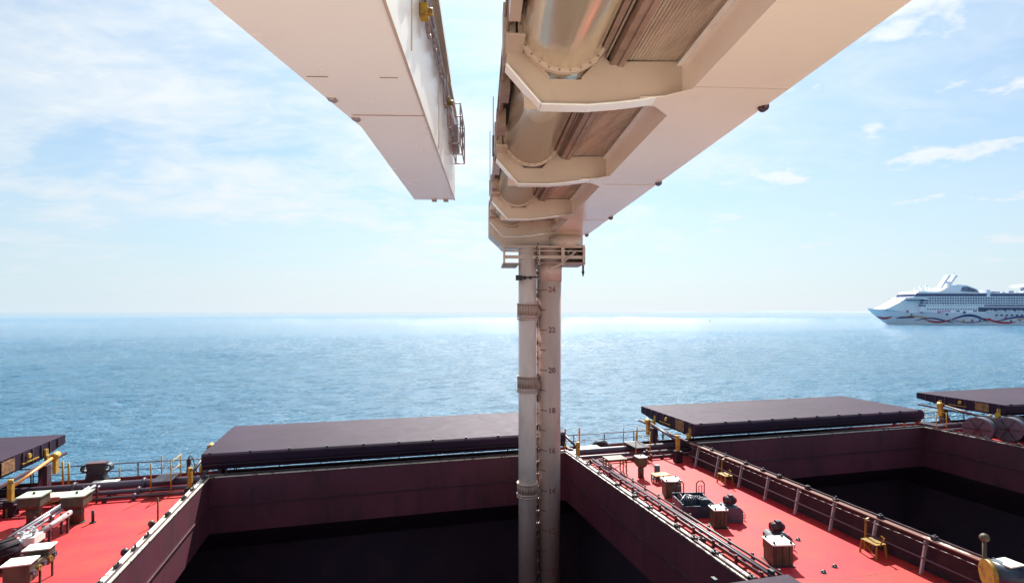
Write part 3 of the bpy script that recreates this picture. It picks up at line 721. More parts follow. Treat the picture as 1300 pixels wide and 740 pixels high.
# posts and small fittings
def post(loc, h, r, mat, label, cat='post', cap=None):
    root = thing('deck_post', (loc[0], loc[1], DZ), label, cat, 'short posts on the deck')
    p = MB(); p.cyl((0, 0, .003), (0, 0, h), r, n=10); p.build('pole', mat, root)
    p = MB(); p.cyl((0, 0, .002), (0, 0, .04), r * 2.2, n=10); p.build('foot', mat, root)
    if cap: p = MB(); p.cyl((0, 0, h), (0, 0, h + .1), r * 1.6, n=10); p.build('cap', cap, root)
post((-11.8, 28.3), .55, .06, 'dark', 'short black pipe standing on open red deck right of the vents')
post((-8.95, 27.4), 1.15, .035, 'olive', 'thin olive rod beside the nearest hold rim on the left deck')
post((15.9, 27.6), .75, .16, 'slate', 'stubby grey post behind the low yellow bench')
post((-15.5, 33.9), 1.5, .05, 'yellow', 'yellow post at the rail beside the orange jack')
post((-15.1, 33.6), 1.5, .05, 'yellow', 'yellow post one step right of its twin by the orange jack')
post((-12.9, 33.9), 1.0, .035, 'yellow', 'thin yellow post in front of the black mooring stand')
post((12.9, 34.3), 1.6, .06, 'orange', 'left of two tall orange posts at the rail right of the pillars')
post((13.9, 34.3), 1.6, .06, 'orange', 'right of two tall orange posts at the rail right of the pillars')
post((18.0, 34.0), 1.3, .035, 'yellow', 'thin yellow post by the rail left of the long black cover')

def bitt(loc, label, mat='dark', s=1.0):
    root = thing('bitt', (loc[0], loc[1], DZ), label, 'fitting', 'small black fittings')
    p = MB(); p.cyl((0, 0, .003), (0, 0, .45 * s), .10 * s, n=12); p.cyl((.25 * s, 0, .003), (.25 * s, 0, .4 * s), .09 * s, n=12); p.build('horn', mat, root)
    p = MB(); p.sphere((0, 0, .5 * s), .15 * s); p.sphere((.25 * s, 0, .42 * s), .13 * s); p.build('cap', mat, root)
    p = MB(); p.box(-.2 * s, .45 * s, -.2 * s, .2 * s, .002, .05); p.build('base', mat, root)
bitt((-8.65, 23.2), 'black knobbed fitting on the left deck against the hold rim')
bitt((12.55, 24.3), 'black knobbed fitting between hold rim and pipe bundle, upper one')
bitt((12.75, 18.9), 'black knobbed fitting between hold rim and pipe bundle, lower one', s=.8)
bitt((-8.8, 26.2), 'yellow-green knobbed fitting by the thin olive rod', 'olive', .9)
for (x, y), l in (((15.95, 16.05), 'small deck eye low on the right deck, left one'), ((16.7, 16.3), 'small deck eye low on the right deck, right one'), ((17.2, 18.6), 'tiny deck eye alone in the middle of the lower right deck')):
    root = thing('deck_eye', (x, y, DZ), l, 'deck eye', 'lashing eyes on the deck')
    p = MB(); p.ring((0, .02), .05, .09, -.02, .02, 14); p.build('ring', 'dark', root); p = MB(); p.cyl((0, 0, .002), (0, 0, .02), .12, n=12); p.build('pad', 'dark', root)

# black mooring stand and white box by the left rail
root = thing('control_stand', (-14.1, 34.2, DZ), 'black control stand rising above the left railing', 'control stand')
root.scale = (.9, .9, .86)
p = MB(); p.prism([(-.9, .003), (.7, .003), (.45, .7), (-.35, .7)], -.3, .3, 'y'); p.build('base', 'dark', root)
p = MB(); p.box(-.42, .52, -.25, .25, .7, 1.45, .04); p.build('cabinet', 'dark', root)
for x in (-.5, .6):
    p = MB(); p.ring((x, 1.15), .16, .26, -.2, .2, 14); p.build('hose_coil', 'dark', root)
p = MB(); p.box(-.45, .55, -.28, .28, 1.452, 1.5); p.build('cover_plate', 'railpaint', root)
root = thing('low_locker', (-13.35, 33.3, DZ), 'low white-topped locker in front of the black control stand', 'locker')
p = MB(); p.box(-.55, .55, -.3, .3, .08, .4, .02); p.build('body', 'slate', root)
p = MB(); p.box(-.6, .6, -.35, .35, .402, .44, .02); p.build('lid', 'lid', root)
p = MB(); p.box(-.5, .5, -.28, .28, .003, .08); p.build('support', 'pipe_dark', root)
root = thing('low_locker', (14.2, 33.4, DZ), 'low white-topped locker by the two orange posts', 'locker')
p = MB(); p.box(-.65, .65, -.3, .3, .08, .45, .02); p.build('body', 'slate', root)
p = MB(); p.box(-.7, .7, -.35, .35, .452, .49, .02); p.build('lid', 'lid', root)
p = MB(); p.box(-.6, .6, -.28, .28, .003, .08); p.build('support', 'pipe_dark', root)
root = thing('mooring_rope', (15.3, 34.0, DZ), 'heap of dark rope against the railing right of the orange posts', 'rope')
p = MB()
for k in range(7):
    r0 = .55 - .05 * k; z = .06 + .09 * k; n = 20
    pts = [(r0 * 1.7 * math.cos(t * 2 * math.pi / n), r0 * .7 * math.sin(t * 2 * math.pi / n), z + .03 * math.sin(t + k)) for t in range(n + 1)]
    p.path(pts, .06, 6)
p.build('coil', 'dark', root)
root = thing('side_ladder', (-9.7, 34.45, DZ), 'dark davit post at the left railing near the hold corner', 'davit')
p = MB(); p.cyl((0, 0, .003), (0, 0, 1.2), .05, n=8); p.path([(0, 0, 1.2), (.1, 0, 1.3), (.25, 0, .9), (.4, 0, .3)], .03, 6); p.build('post', 'dark', root)
p = MB(); p.box(-.1, .1, -.08, .08, .75, 1.1); p.build('block', 'dark', root)

# yellow frames on the coaming walkway
def frame(loc, label):
    root = thing('step_frame', (loc[0], loc[1], DZ), label, 'step frame', 'yellow step frames on the hold rim')
    p = MB(); p.box(-.24, .24, -.34, .34, .50, .54); p.build('tread', 'mustard', root)
    for x in (-.22, .22):
        for y in (-.32, .32):
            p = MB(); p.bar((x * 1.15, y * 1.1, .003), (x * .9, y, .50), .055, .055); p.build('leg', 'mustard', root)
    p = MB(); p.bar((.1, .46, .003), (.16, .46, 1.22), .06, .06); p.bar((.16, .46, 1.2), (.3, .46, 1.24), .05, .05); p.build('tall_post', 'mustard', root)
    p = MB(); p.bar((.0, -.3, .52), (.06, -.42, .80), .05, .05); p.bar((.06, -.42, .78), (.02, -.30, .86), .05, .05); p.build('hook_rail', 'mustard', root)
    p = MB(); p.bar((-.2, -.3, .1), (-.2, .3, .45), .03, .03); p.build('brace', 'mustard', root)
frame((18.95, 25.7), 'yellow step frame against the hold rim, upper of the two on the right deck')
frame((18.95, 16.7), 'yellow step frame against the hold rim, lower right of the two')

# drums between the far holds
for i, (x, y, l) in enumerate(((43.5, 29.6, 'grey round drum, left of the two past the right-hand hold'), (45.6, 29.0, 'grey round drum, right of the two at the right edge'))):
    root = thing('winch_drum', (x, y, DZ), l, 'drum', 'grey drums between the far holds', R(20))
    p = MB(); p.cyl((-.9, 0, 1.25), (.9, 0, 1.25), 1.05, n=30); p.build('shell', 'slate', root); root.scale = (.75, .75, .72)
    p = MB(); p.cyl((-1.02, 0, 1.25), (-.9, 0, 1.25), 1.2, n=30); p.cyl((.9, 0, 1.25), (1.02, 0, 1.25), 1.2, n=30); p.build('flange', 'slate', root)
    p = MB(); p.box(-.8, .8, -.7, .7, .003, .5); p.build('cradle', 'dark', root)
    p = MB(); p.cyl((-1.2, 0, 1.25), (-1.02, 0, 1.25), .2, n=14); p.build('shaft', 'dark', root)
    for k in range(6):
        a = k * math.pi / 3; p = MB(); p.bar((-1.05, .3 * math.cos(a), 1.25 + .3 * math.sin(a)), (-1.05, 1.05 * math.cos(a), 1.25 + 1.05 * math.sin(a)), .05, .05); p.build('spoke', 'dark', root)
post((40.2, 33.6), 2.0, .12, 'pipe_dark', 'dark pole with its foot between the two far covers')
post((41.0, 33.4), 1.7, .10, 'yellow', 'yellowish pole between the two far hatch covers', cap='lid')
stile((41.8, 32.0), 'yellow-posted step plate between the two far hatch covers', w=1.0, l=1.7, h=.8, ramp=False)

# yellow-ended drum, bottom right
root = thing('capstan', (18.85, 12.4, DZ), 'drum with a yellow end disc in the bottom right corner', 'drum')
p = MB(); p.cyl((-.05, .1, 1.25), (.75, -.35, 1.2), .40, n=24); p.build('shell', 'navy', root)
p = MB(); p.cyl((-.16, .16, 1.25), (-.05, .1, 1.25), .42, n=24); p.build('end_disc', 'mustard', root)
p = MB(); p.box(0, .6, -.35, .25, .003, .85); p.build('stand', 'dark', root)
p = MB(); p.box(.1, .7, -.35, .2, 1.6, 1.64); p.build('plate', 'lid', root)
p = MB(); p.cyl((.35, .55, .3), (.35, .55, 2.1), .06, n=8); p.sphere((.35, .55, 2.15), .14); p.build('lever', 'olive', root)

# ------------------------------------------------------------------ right-hand unloader boom with vertical arm
A1 = R(15 - 3.3)
F = (3.0, 27.5, 0)              # local origin under the arm
def boom_local(x, y): return Vector((x * math.cos(A1) + y * math.sin(A1), -x * math.sin(A1) + y * math.cos(A1), 0))
o1 = boom_local(3.0, 27.5)
boom = thing('unloader_boom', (o1.x, o1.y, EYE), 'cream crane boom with a glossy round tube and ribs, reaching out above the pillars', 'crane boom', None, -A1)
YB = -9.0; YE = 27.3
p = MB(); p.box(3.7, 5.39, YB, YE, 3.9, 6.3); p.build('girder', 'boomwarm', boom, F)
p = MB(); p.box(3.66, 3.697, YB, YE, 4.60, 4.66); p.box(3.60, 3.697, YB, YE, 4.52, 4.545); p.build('flange', 'boomwhite', boom, F)
for y in (2.6, 9.2, 16.4, 22.8): p = MB(); p.box(3.705, 5.385, y, y + .02, 3.890, 3.8985); p.build('weld_seam', 'boom', boom, F)
p = MB(); y = YB
while y < YE:
    p.box(2.56, 3.66, y, min(YE, y + .86), 4.62, 4.66)
    y += .875
p.build('floor_panel', 'wood', boom, F)
p = MB()
for k in range(18): p.box(2.60 + k * .06, 2.612 + k * .06, YB, YE, 4.606, 4.6185)
p.build('floor_rib', 'wood', boom, F)
p = MB(); p.box(2.36, 2.54, YB, YE, 4.50, 4.75); p.box(2.50, 2.60, YB, YE, 4.47, 4.498); p.box(2.14, 2.24, YB, YE, 4.62, 4.78); p.build('channel', 'boomdark', boom, F)
p = MB(); p.cyl((2.30, YB, 4.66), (2.30, YE, 4.66), .025, n=8); p.build('conduit', 'boom', boom, F)
p = MB(); p.box(2.2, 3.7, YB, YE, 5.9, 6.0); p.box(.5, 2.2, YB, YE, 6.0, 6.1); p.build('roof', 'boomdark', boom, F)
p = MB(); p.cyl((1.47, YB, 5.0), (1.47, YE, 5.0), .74, n=64); p.build('tube', 'tube', boom, F)
BR = [3.75 - 6.1, 3.75, 9.85, 15.95, 22.0, 27.1]
lower = [(.47, 4.70), (.47, 4.46), (1.09, 3.76), (1.94, 3.76), (2.45, 3.81), (2.95, 3.88), (3.30, 3.945), (3.698, 3.96)]
upper = [(3.698, 4.598), (2.60, 4.57), (2.33, 4.57), (2.26, 4.65), (2.10, 4.50), (1.83, 4.22), (1.24, 4.22), (.95, 4.49), (.77, 4.70)]
for y in BR:
    p = MB(); p.prism([(2 * 0 + a, b) for a, b in lower + upper], y - .05, y + .13, 'y'); br = p.build('rib', 'boom', boom, F)
    # bottom flange following the rib's lower edge
    p = MB()
    for (a, b), (c, d2) in zip(lower[1:], lower[2:]):
        n = Vector((b - d2, c - a)).normalized()
        if n.y > 0: n = -n
        p.prism([(a, b - .002), (c, d2 - .002), (c + n.x * .03, d2 + n.y * .03 - .002), (a + n.x * .03, b + n.y * .03 - .002)], y - .12, y + .22, 'y')
    p.build('rib_flange', 'boomwhite', br, (0, 0, 0)).location = (-F[0], -F[1], 0)  # whiter than the rib: light bounced off the water is painted in
    p = MB()
    for sx, pts in ((0, [(.77, 4.70), (.95, 4.49), (1.24, 4.22)]), (1, [(1.83, 4.22), (2.10, 4.50), (2.26, 4.65)])):
        p = MB()
        for (a, b), (c, d2) in zip(pts, pts[1:]): p.bar((a, y + .04, b + .01), (c, y + .04, d2 + .01), .3, .025)
        p.build('saddle', 'boom', boom, F)
    p = MB(); p.prism([(2.9, y - .10), (3.3, y - .16), (3.697, y - .5), (3.697, y + .75), (3.3, y + .3), (2.9, y + .2)], 3.895, 3.915); p.build('gusset', 'boomwarm', boom, F)
    p = MB(); p.ring((1.47, 5.0), .742, .82, y - .42, y - .38, 48); p.ring((1.47, 5.0), .742, .82, y - .375, y - .335, 48)
    p.ring((1.47, 5.0), .742, .765, y + .3, y + .45, 48)
    p.build('tube_flange', 'boom', boom, F)
    p = MB()
    for k in range(26):
        a = k * math.pi / 13; p.cyl((1.47 + .785 * math.cos(a), y - .45, 5 + .785 * math.sin(a)), (1.47 + .785 * math.cos(a), y - .31, 5 + .785 * math.sin(a)), .018, n=6)
    p.build('flange_bolts', 'boomdark', boom, F)
    p = MB(); p.prism([(.80, 3.98), (.80, 3.74), (1.02, 3.74), (1.09, 3.78)], y + .14, y + .17, 'y'); p.build('lug', 'boom', boom, F)
    p = MB(); p.box(.40, .62, y - .2, y + .3, 4.7, 5.5); p.build('side_post', 'boom', boom, F)
    # round pads along the outer bottom edge
    p = MB(); p.cyl((5.37, y + .16, 3.90), (5.37, y + .24, 3.90), .095, n=22); p.sphere((5.37, y + .15, 3.90), .05); p.build('round_pad', 'slate' if y > 12 else 'pipe_dark', boom, F)
    # blocked corner between rib and floor
    p = MB(); p.box(2.6, 3.69, y - .03, y + .11, 4.66, 5.9); p.build('rib_web', 'boomdark', boom, F)
    # left bracket flap
    p = MB(); p.box(.44, .76, y - .7, y + .1, 4.66, 4.70); p.build('flap', 'boom', boom, F)
# left side: plates, cable tray, clutter seen edge-on
p = MB(); p.box(.50, .56, YB, YE, 5.1, 6.0); p.build('side_plate', 'boomdark', boom, F)
rr = random.Random(5); y = YB + 1; 
while y < YE:
    l = rr.uniform(.5, 1.3); z = rr.uniform(4.62, 4.85)
    p = MB(); p.box(.46 - rr.uniform(0, .06), .64, y, y + l, z, z + rr.uniform(.2, .5)); p.build('cable_box', rr.choice(['boom', 'boomdark', 'boom']), boom, F); y += l + rr.uniform(.8, 1.8)
p = MB(); p.cyl((.48, YB, 5.0), (.48, YE, 5.0), .03, n=8); p.cyl((.44, YB, 5.25), (.44, YE, 5.25), .022, n=8); p.build('cable', 'boomdark', boom, F)
for y in (18.2, 24.4):
    p = MB(); p.cyl((.42, y, 5.2), (.42, y, 5.2 + (2.0 if y < 20 else 2.9)), .014, n=6); p.cyl((.42, y, 5.2), (.42, y, 5.9), .035, n=8); p.build('whip_aerial', 'slate', boom, F)
# dark olive guard plate at the tube's left, nearest part
p = MB(); p.box(.52, .80, 4.2, 7.6, 4.50, 4.56); p.build('guard_plate', 'boomdark', boom, F)
# head: rounded housing, gallery with fat rails
p = MB()
hp = [(.40, 3.95), (.95, 3.45), (1.15, 3.22), (5.18, 3.22), (5.22, 4.3), (5.1, 4.9), (4.5, 5.2), (.4, 5.6)]
p.prism(hp, 27.35, 29.3, 'y'); p.build('head_housing', 'boom', boom, F, bevel=.08)
p = MB(); p.sphere((4.25, 27.3, 4.35), .86, 28, 18); p.build('bearing_dome', 'tube', boom, F)
p = MB(); p.cyl((4.25, 27.3, 3.2), (4.25, 27.3, 3.75), .80, n=32); p.build('bearing_drum', 'boom', boom, F)
for x, wd in ((1.15, .10), (2.85, .14), (4.05, .16), (5.08, .10)):
    p = MB(); p.box(x - wd / 2, x + wd / 2, 26.55, 26.68, 2.30, 3.30); p.build('gallery_post', 'boom', boom, F)
for z, h in ((2.62, .16), (3.16, .10), (2.98, .05)):
    p = MB(); p.box(1.1, 5.13, 26.60 + z * .001, 26.66, z, z + h); p.build('gallery_rail', 'boom', boom, F)
p = MB(); p.box(1.08, 1.85, 26.5, 28.6, 2.30, 2.40); p.box(2.86, 5.15, 26.5, 28.6, 2.36, 2.44); p.build('gallery_floor', 'boomdark', boom, F)
p = MB(); p.box(2.82, 5.18, 27.9, 27.98, 2.44, 3.30); p.box(5.10, 5.18, 26.7, 27.9, 2.5, 3.22); p.build('gallery_back', 'boomdark', boom, F)
p = MB()
for x in (3.45, 4.55):
    p.ring((x, 2.97), .10, .17, 27.2, 27.3, 20)
p.build('sheave', 'boom', boom, F)
p = MB(); p.bar((4.65, 26.5, 2.95), (3.95, 26.5, 2.35), .06, .06); p.bar((3.95, 26.5, 2.35), (3.4, 26.5, 2.12), .06, .06); p.build('stay_bar', 'boom', boom, F)
p = MB(); p.cyl((5.05, 26.6, 2.35), (5.05, 26.6, 1.95), .05, n=8); p.cyl((5.05, 26.6, 2.0), (5.05, 26.6, 1.75), .08, .02, n=8); p.build('hook', 'dark', boom, F)
p = MB()
for k in range(10): p.box(2.72 + .05 * (k % 2), 2.80 + .05 * (k % 2), 26.4, 26.48, 2.1 + k * .13, 2.17 + k * .13)
p.build('cable_chain', 'dark', boom, F)

# vertical arm (two standing pipes) hangs from the boom
a1 = boom_local(2.9, 27.2)
arm = thing('vertical_arm', (a1.x, a1.y, EYE - 14.6), 'two tall cream pillars with depth numbers reaching down into the nearest hold', 'crane arm', None, -A1)
G = (2.9, 27.2, -14.6); px, py_, bx, by = 2.335, 27.0, 3.47, 27.3
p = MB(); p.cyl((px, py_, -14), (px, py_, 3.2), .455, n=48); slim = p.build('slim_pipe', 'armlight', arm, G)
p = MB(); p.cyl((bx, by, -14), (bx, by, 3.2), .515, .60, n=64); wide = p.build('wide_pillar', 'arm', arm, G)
p = MB(); p.cyl((bx, by, 1.55), (bx, by, 2.6), .615, .625, n=64); p.build('upper_sleeve', 'arm', arm, G)
for z0, z1 in ((-.35, .40), (-3.95, -3.2), (-9.15, -8.5)):
    p = MB(); p.cyl((px, py_, z0 + .2), (px, py_, z1), .485, n=48); c = p.build('collar', 'boomdark', arm, G)
    p = MB()
    for zz in (z0, z0 + .12, z1): p.cyl((px, py_, zz - .035), (px, py_, zz + .035), .54, n=48)
    p.build('collar_ring', 'arm', c, (0, 0, 0)).location = tuple(-v for v in G)
    p = MB()
    for k in range(22):
        a = k * math.pi / 11; p.cyl((px + .50 * math.cos(a), py_ + .50 * math.sin(a), z0 + .15), (px + .50 * math.cos(a), py_ + .50 * math.sin(a), z1), .02, n=6)
    p.build('collar_bolts', 'arm', c, (0, 0, 0)).location = tuple(-v for v in G)
    p = MB(); p.prism([(2.78, z0 - .1), (2.98, z0 + .25), (2.98, z0 + .35), (2.78, z1)], 26.9, 27.0, 'y'); p.build('bracket', 'boomdark', c, (0, 0, 0)).location = tuple(-v for v in G)
p = MB(); p.box(1.72, 2.0, 26.5, 26.7, 1.55, 1.80); p.cyl((1.9, 26.55, 1.68), (2.75, 26.55, 1.72), .035, n=8); p.sphere((2.15, 26.5, 1.68), .09); p.sphere((2.42, 26.5, 1.68), .08); p.build('valve_fitting', 'dark', arm, G)
p = MB(); p.box(2.84, 2.90, 27.25, 27.31, -14, 2.4)
z = -13.8
while z < 2.3: p.box(2.78, 2.95, 27.2, 27.36, z, z + .10); z += .62
p.build('cable_ladder', 'boomdark', arm, G)
p = MB()
z = -13.4; rr = random.Random(2)
while z < 2.0: p.box(2.76, 2.86, 27.05, 27.2, z, z + rr.uniform(.1, .3)); z += rr.uniform(.7, 1.5)
p.build('cable_clips', 'dark', arm, G)
# metre marks and numbers wrapped round the pillar
def rad(z): return .515 + (.60 - .515) * (z + 14) / 17.2 + .004
base_ang = math.atan2(-by, -bx)       # direction of the viewer's side
def wrap(u, z, lift=0):
    r = rad(z) + lift; a = base_ang + u / r
    return (bx + r * math.cos(a), by + r * math.sin(a), z)
for mk in range(9, 25):
    z = (mk - 22.9) * .997
    p = MB(); vs = []; n = 10; u0, u1 = (-.60, -.12) if mk % 2 == 0 else (-.60, -.20)
    for i in range(n + 1):
        u = u0 + (u1 - u0) * i / n
        for dz, lf in ((-.022, 0), (.022, 0), (.022, .004), (-.022, .004)): vs.append(wrap(u, z + dz, lf))
    fs = []
    for i in range(n):
        for q in range(4): fs.append((4 * i + q, 4 * i + (q + 1) % 4, 4 * i + 4 + (q + 1) % 4, 4 * i + 4 + q))
    p.add(vs, fs); p.build('depth_tick', 'mark', wide).location = tuple(-v for v in G); p
dg = bpy.context.evaluated_depsgraph_get()
for mk in range(10, 26, 2):
    if mk > 24: continue
    z = (mk - 22.9) * .997
    cu = bpy.data.curves.new('num', 'FONT'); cu.body = str(mk); cu.size = .38; cu.align_x = 'LEFT'; cu.align_y = 'CENTER'; cu.offset = .012; cu.resolution_u = 4
    ob = bpy.data.objects.new('num', cu); col.objects.link(ob); bpy.context.view_layer.update(); dg.update()
    me = bpy.data.meshes.new_from_object(ob.evaluated_get(dg)); bpy.data.objects.remove(ob)
    bm = bmesh.new(); bm.from_mesh(me)
    bmesh.ops.subdivide_edges(bm, edges=[e for e in bm.edges if e.calc_length() > .1], cuts=2)
    bmesh.ops.triangulate(bm, faces=bm.faces)
    for v in bm.verts:
        q = wrap(-.06 + v.co.x * .98, z + v.co.y, .003); v.co = Vector(q)
    bm.to_mesh(me); bm.free(); me.materials.clear(); me.materials.append(M['mark'])
    nb = bpy.data.objects.new('depth_number', me); col.objects.link(nb); nb.parent = wide; nb.location = tuple(-v for v in G)
# feeder head at the foot (deep in the hold)
p = MB(); p.cyl((2.9, 27.2, -14.6), (2.9, 27.2, -13.9), .7, 1.15, n=32); p.build('feeder_head', 'slate', arm, G)

# ------------------------------------------------------------------ left-hand boom
A2 = R(15 - 1.9)
H = (-2.0, 18.8, 0)
o2 = Vector((H[0] * math.cos(A2) + H[1] * math.sin(A2), -H[0] * math.sin(A2) + H[1] * math.cos(A2), 0))
b2 = thing('slender_boom', (o2.x, o2.y, EYE), 'blank white crane boom hanging in from the top left, with pipework on one flank', 'crane boom', None, -A2)
p = MB()
plan = [(-1.36, YB), (-1.36, 19.0), (-2.76, 19.0), (-2.80, 11.6), (-3.6, 6.8), (-5.6, -5), (-5.6, YB)]
p.prism(plan, 3.9, 6.35); p.build('girder', 'boomwhite', b2, H)
for q in ((-2.80, -1.355, 10.85, 10.87), (-3.1, -2.75, 9.1, 9.115), (-1.9, -1.6, 9.1, 9.115)): p = MB(); p.box(*q, 3.888, 3.898); p.build('weld_seam', 'boomdark', b2, H)
p = MB(); p.box(-1.395, -1.352, YB, 19.0, 3.885, 3.897); p.build('edge_trim', 'boom', b2, H)
for x, y in ((-2.80, 11.0), (-2.98, 10.0)):
    p = MB(); p.prism([(x - .07, 3.94), (x - .07, 3.89), (x + .04, 3.85), (x + .1, 3.895)], y, y + .16, 'y'); p.build('lug', 'mauve', b2, H)
for q in (-2.15, -1.75): p = MB(); p.box(q, q + .16, 18.85, 19.08, 3.84, 3.895); p.build('end_lug', 'mauve', b2, H)
p = MB(); p.bar((-1.25, 14.5, 6.2), (-1.25, 10.9, 6.6), .22, .2); p.bar((-1.25, 10.9, 6.6), (-1.25, -8, 15.8), .24, .24); p.build('stay', 'tube', b2, H)
p = MB(); p.box(-1.42, -1.2, YB, 18.6, 6.36, 6.5); p.build('top_rail', 'tube', b2, H)
for z, r in ((5.95, .045), (6.1, .03), (5.75, .03)): p = MB(); p.cyl((-1.27, YB, z), (-1.27, 18.3, z), r, n=8); p.build('side_pipe', 'mauve', b2, H)
rr = random.Random(11)
for k in range(11):
    y = 5.5 + k * 1.18
    p = MB(); dz = rr.uniform(.35, .8); w2 = rr.uniform(.15, .35)
    p.path([(-1.27, y, 6.0), (-1.25, y, 6.0 - dz), (-1.25, y + w2 * .3, 5.92 - dz), (-1.25, y + w2, 5.92 - dz), (-1.25, y + w2 * 1.2, 6.0 - dz), (-1.27, y + w2 * 1.2, 6.0)], .035, 8)
    p.build('hose_loop', 'mauve', b2, H)
for y, z in ((9.9, 5.5), (14.9, 5.75), (7.4, 5.9)):
    p = MB(); p.box(-1.35, -1.2, y, y + .25, z - .11, z + .11, .02); p.cyl((-1.22, y + .12, z), (-1.12, y + .12, z), .07, n=10); p.build('valve', 'mustard' if y > 12 else 'yellow', b2, H)
p = MB(); p.box(-1.37, -1.345, 9.0, 9.02, 4.3, 5.4); p.box(-1.37, -1.345, 13.4, 13.42, 4.0, 5.6); p.build('side_seam', 'boom', b2, H)
# cage at the tip
cg = MB()
for x in (-1.28, -1.0):
    for y in (16.2, 17.3, 18.4): cg.cyl((x, y, 5.0), (x, y, 6.2), .022, n=6)
    for z in (5.0, 5.4, 5.8, 6.2): cg.cyl((x, 16.2, z), (x, 18.4, z), .02, n=6)
for y in (16.2, 17.3, 18.4):
    for z in (5.0, 6.2): cg.cyl((-1.34, y, z), (-1.0, y, z), .02, n=6)
cg.build('cage', 'mauve', b2, H)
p = MB(); p.box(-1.34, -1.12, 16.9, 17.9, 5.2, 5.8, .03); p.build('gearbox', 'mauve', b2, H)

# ------------------------------------------------------------------ cruise ship
D = 655.0; k0 = D / 690
def sx(px): return (px - 1101) * k0
def sz(py): return (411.9 - py) * k0
lat = (1101 - 650) * k0
loc = Vector((D * math.sin(YAW) + lat * math.cos(YAW), D * math.cos(YAW) - lat * math.sin(YAW), 0))
ship = thing('cruise_ship', loc, 'white cruise ship with painted ribbons and stars along its hull, on the open sea', 'cruise ship', None, -YAW)
L_ = 285
def hull_mesh():
    p = MB(); n = 40; rows = 7; vs = []; zt = [0, .2, .4, .6, .8, .93, 1]
    stations = []
    for i in range(n + 1):
        t = i / n; stations.append(t ** 1.6)
    for t in stations:
        for z in zt:
            top = 19.2 + (2.0 - 0) * 0; x_bow = 24 * (1 - z) ** 1.15       # raked stem
            X = x_bow + (L_ - x_bow) * t
            half = 17.0 * min(1, max(0, ((X - x_bow) / 75)) ** .62) if X > x_bow else 0
            half *= (.78 + .22 * z)
            if X > L_ - 14: half *= 1 - .15 * (X - L_ + 14) / 14
            hgt = 15.2 + 4.2 * max(0, 1 - X / 42)
            vs.append((X, -half, z * hgt))
        for z in zt:
            x_bow = 24 * (1 - z) ** 1.15; X = x_bow + (L_ - x_bow) * t
            half = 17.0 * min(1, max(0, ((X - x_bow) / 75)) ** .62) if X > x_bow else 0
            half *= (.78 + .22 * z)
            hgt = 15.2 + 4.2 * max(0, 1 - X / 42)
            vs.append((X, half, z * hgt))
    m = 14; fs = []
    for i in range(n):
        for r in range(6):
            a = i * m + r; fs.append((a, a + m, a + m + 1, a + 1)); a += 7; fs.append((a, a + 1, a + m + 1, a + m))
        a = i * m; fs.append((a + 6, a + m + 6, a + m + 13, a + 13))
    e = n * m
    fs.append(tuple(e + r for r in range(7)) + tuple(e + 13 - r for r in range(7)))
    p.add(vs, fs, True); return p
hull = hull_mesh().build('hull', 'shiphull', ship)
def side_y(X, Z):
    hgt = 15.2 + 4.2 * max(0, 1 - X / 42); z = min(1, Z / hgt); x_bow = 24 * (1 - z) ** 1.15
    h = 17.0 * min(1, max(0, (X - x_bow) / 75) ** .62 if X > x_bow else 0) * (.78 + .22 * z); return -h
def ribbon(f, x0, x1, w0, mat, lift=.25):
    p = MB(); n = 60; vs = []; fs = []
    for i in range(n + 1):
        t = i / n; X = x0 + (x1 - x0) * t; Z = f(X); hw = w0 * 1.75 * math.sin(math.pi * t) ** .5 / 2
        for dz in (-hw, hw): vs.append((X, side_y(X, Z + dz) - lift, Z + dz))
    for i in range(n): fs.append((2 * i, 2 * i + 2, 2 * i + 3, 2 * i + 1))
    p.add(vs, fs); p.build('painted_ribbon', mat, hull)
ribbon(lambda x: 9.6 - 2.2 * math.sin((x - 11) / 15 * math.pi), 11, 26, 1.5, 'ribred')
ribbon(lambda x: 7.8 + 1.0 * math.sin((x - 30) / 8), 30, 50, 1.3, 'ribnavy')
ribbon(lambda x: 8.6 + 1.5 * math.sin((x - 36) / 7), 36, 74, .8, 'riborange')
ribbon(lambda x: 5.2 + 2.4 * math.sin((x - 52) / 9), 50, 95, .9, 'ribnavy')
ribbon(lambda x: 5.6 - 2.6 * math.sin((x - 62) / 8.5), 60, 92, 1.2, 'ribred')
ribbon(lambda x: 4.0 + 7.0 * math.sin((x - 86) / 46 * math.pi), 86, 134, 1.5, 'ribnavy')
ribbon(lambda x: 5.2 - 2.6 * math.sin((x - 92) / 40 * math.pi), 90, 132, .7, 'shipblue')
ribbon(lambda x: 5.4 + 3.2 * math.sin((x - 128) / 13 + 2.6), 124, 166, 1.3, 'ribred')
ribbon(lambda x: 5.8 + 3.4 * math.sin((x - 150) / 14), 140, 190, 1.1, 'ribnavy')
ribbon(lambda x: 5.2 + 2.6 * math.sin((x - 165) / 11), 165, 215, 1.1, 'riborange')
ribbon(lambda x: 5.4 + 2.8 * math.sin((x - 205) / 12 + 1), 200, 270, 1.2, 'ribnavy')
def star(X, Z, r, mat):
    p = MB(); y = side_y(X, Z) - .3; vs = [(X, y, Z)]
    for i in range(10):
        a = math.pi / 2 + i * math.pi / 5; q = r * 1.5 if i % 2 == 0 else r * .62; vs.append((X + q * math.cos(a), side_y(X + q * math.cos(a), Z) - .3, Z + q * math.sin(a)))
    p.add(vs, [(0, i, i % 10 + 1) for i in range(1, 11)]); p.build('painted_star', mat, hull)
rr = random.Random(4)
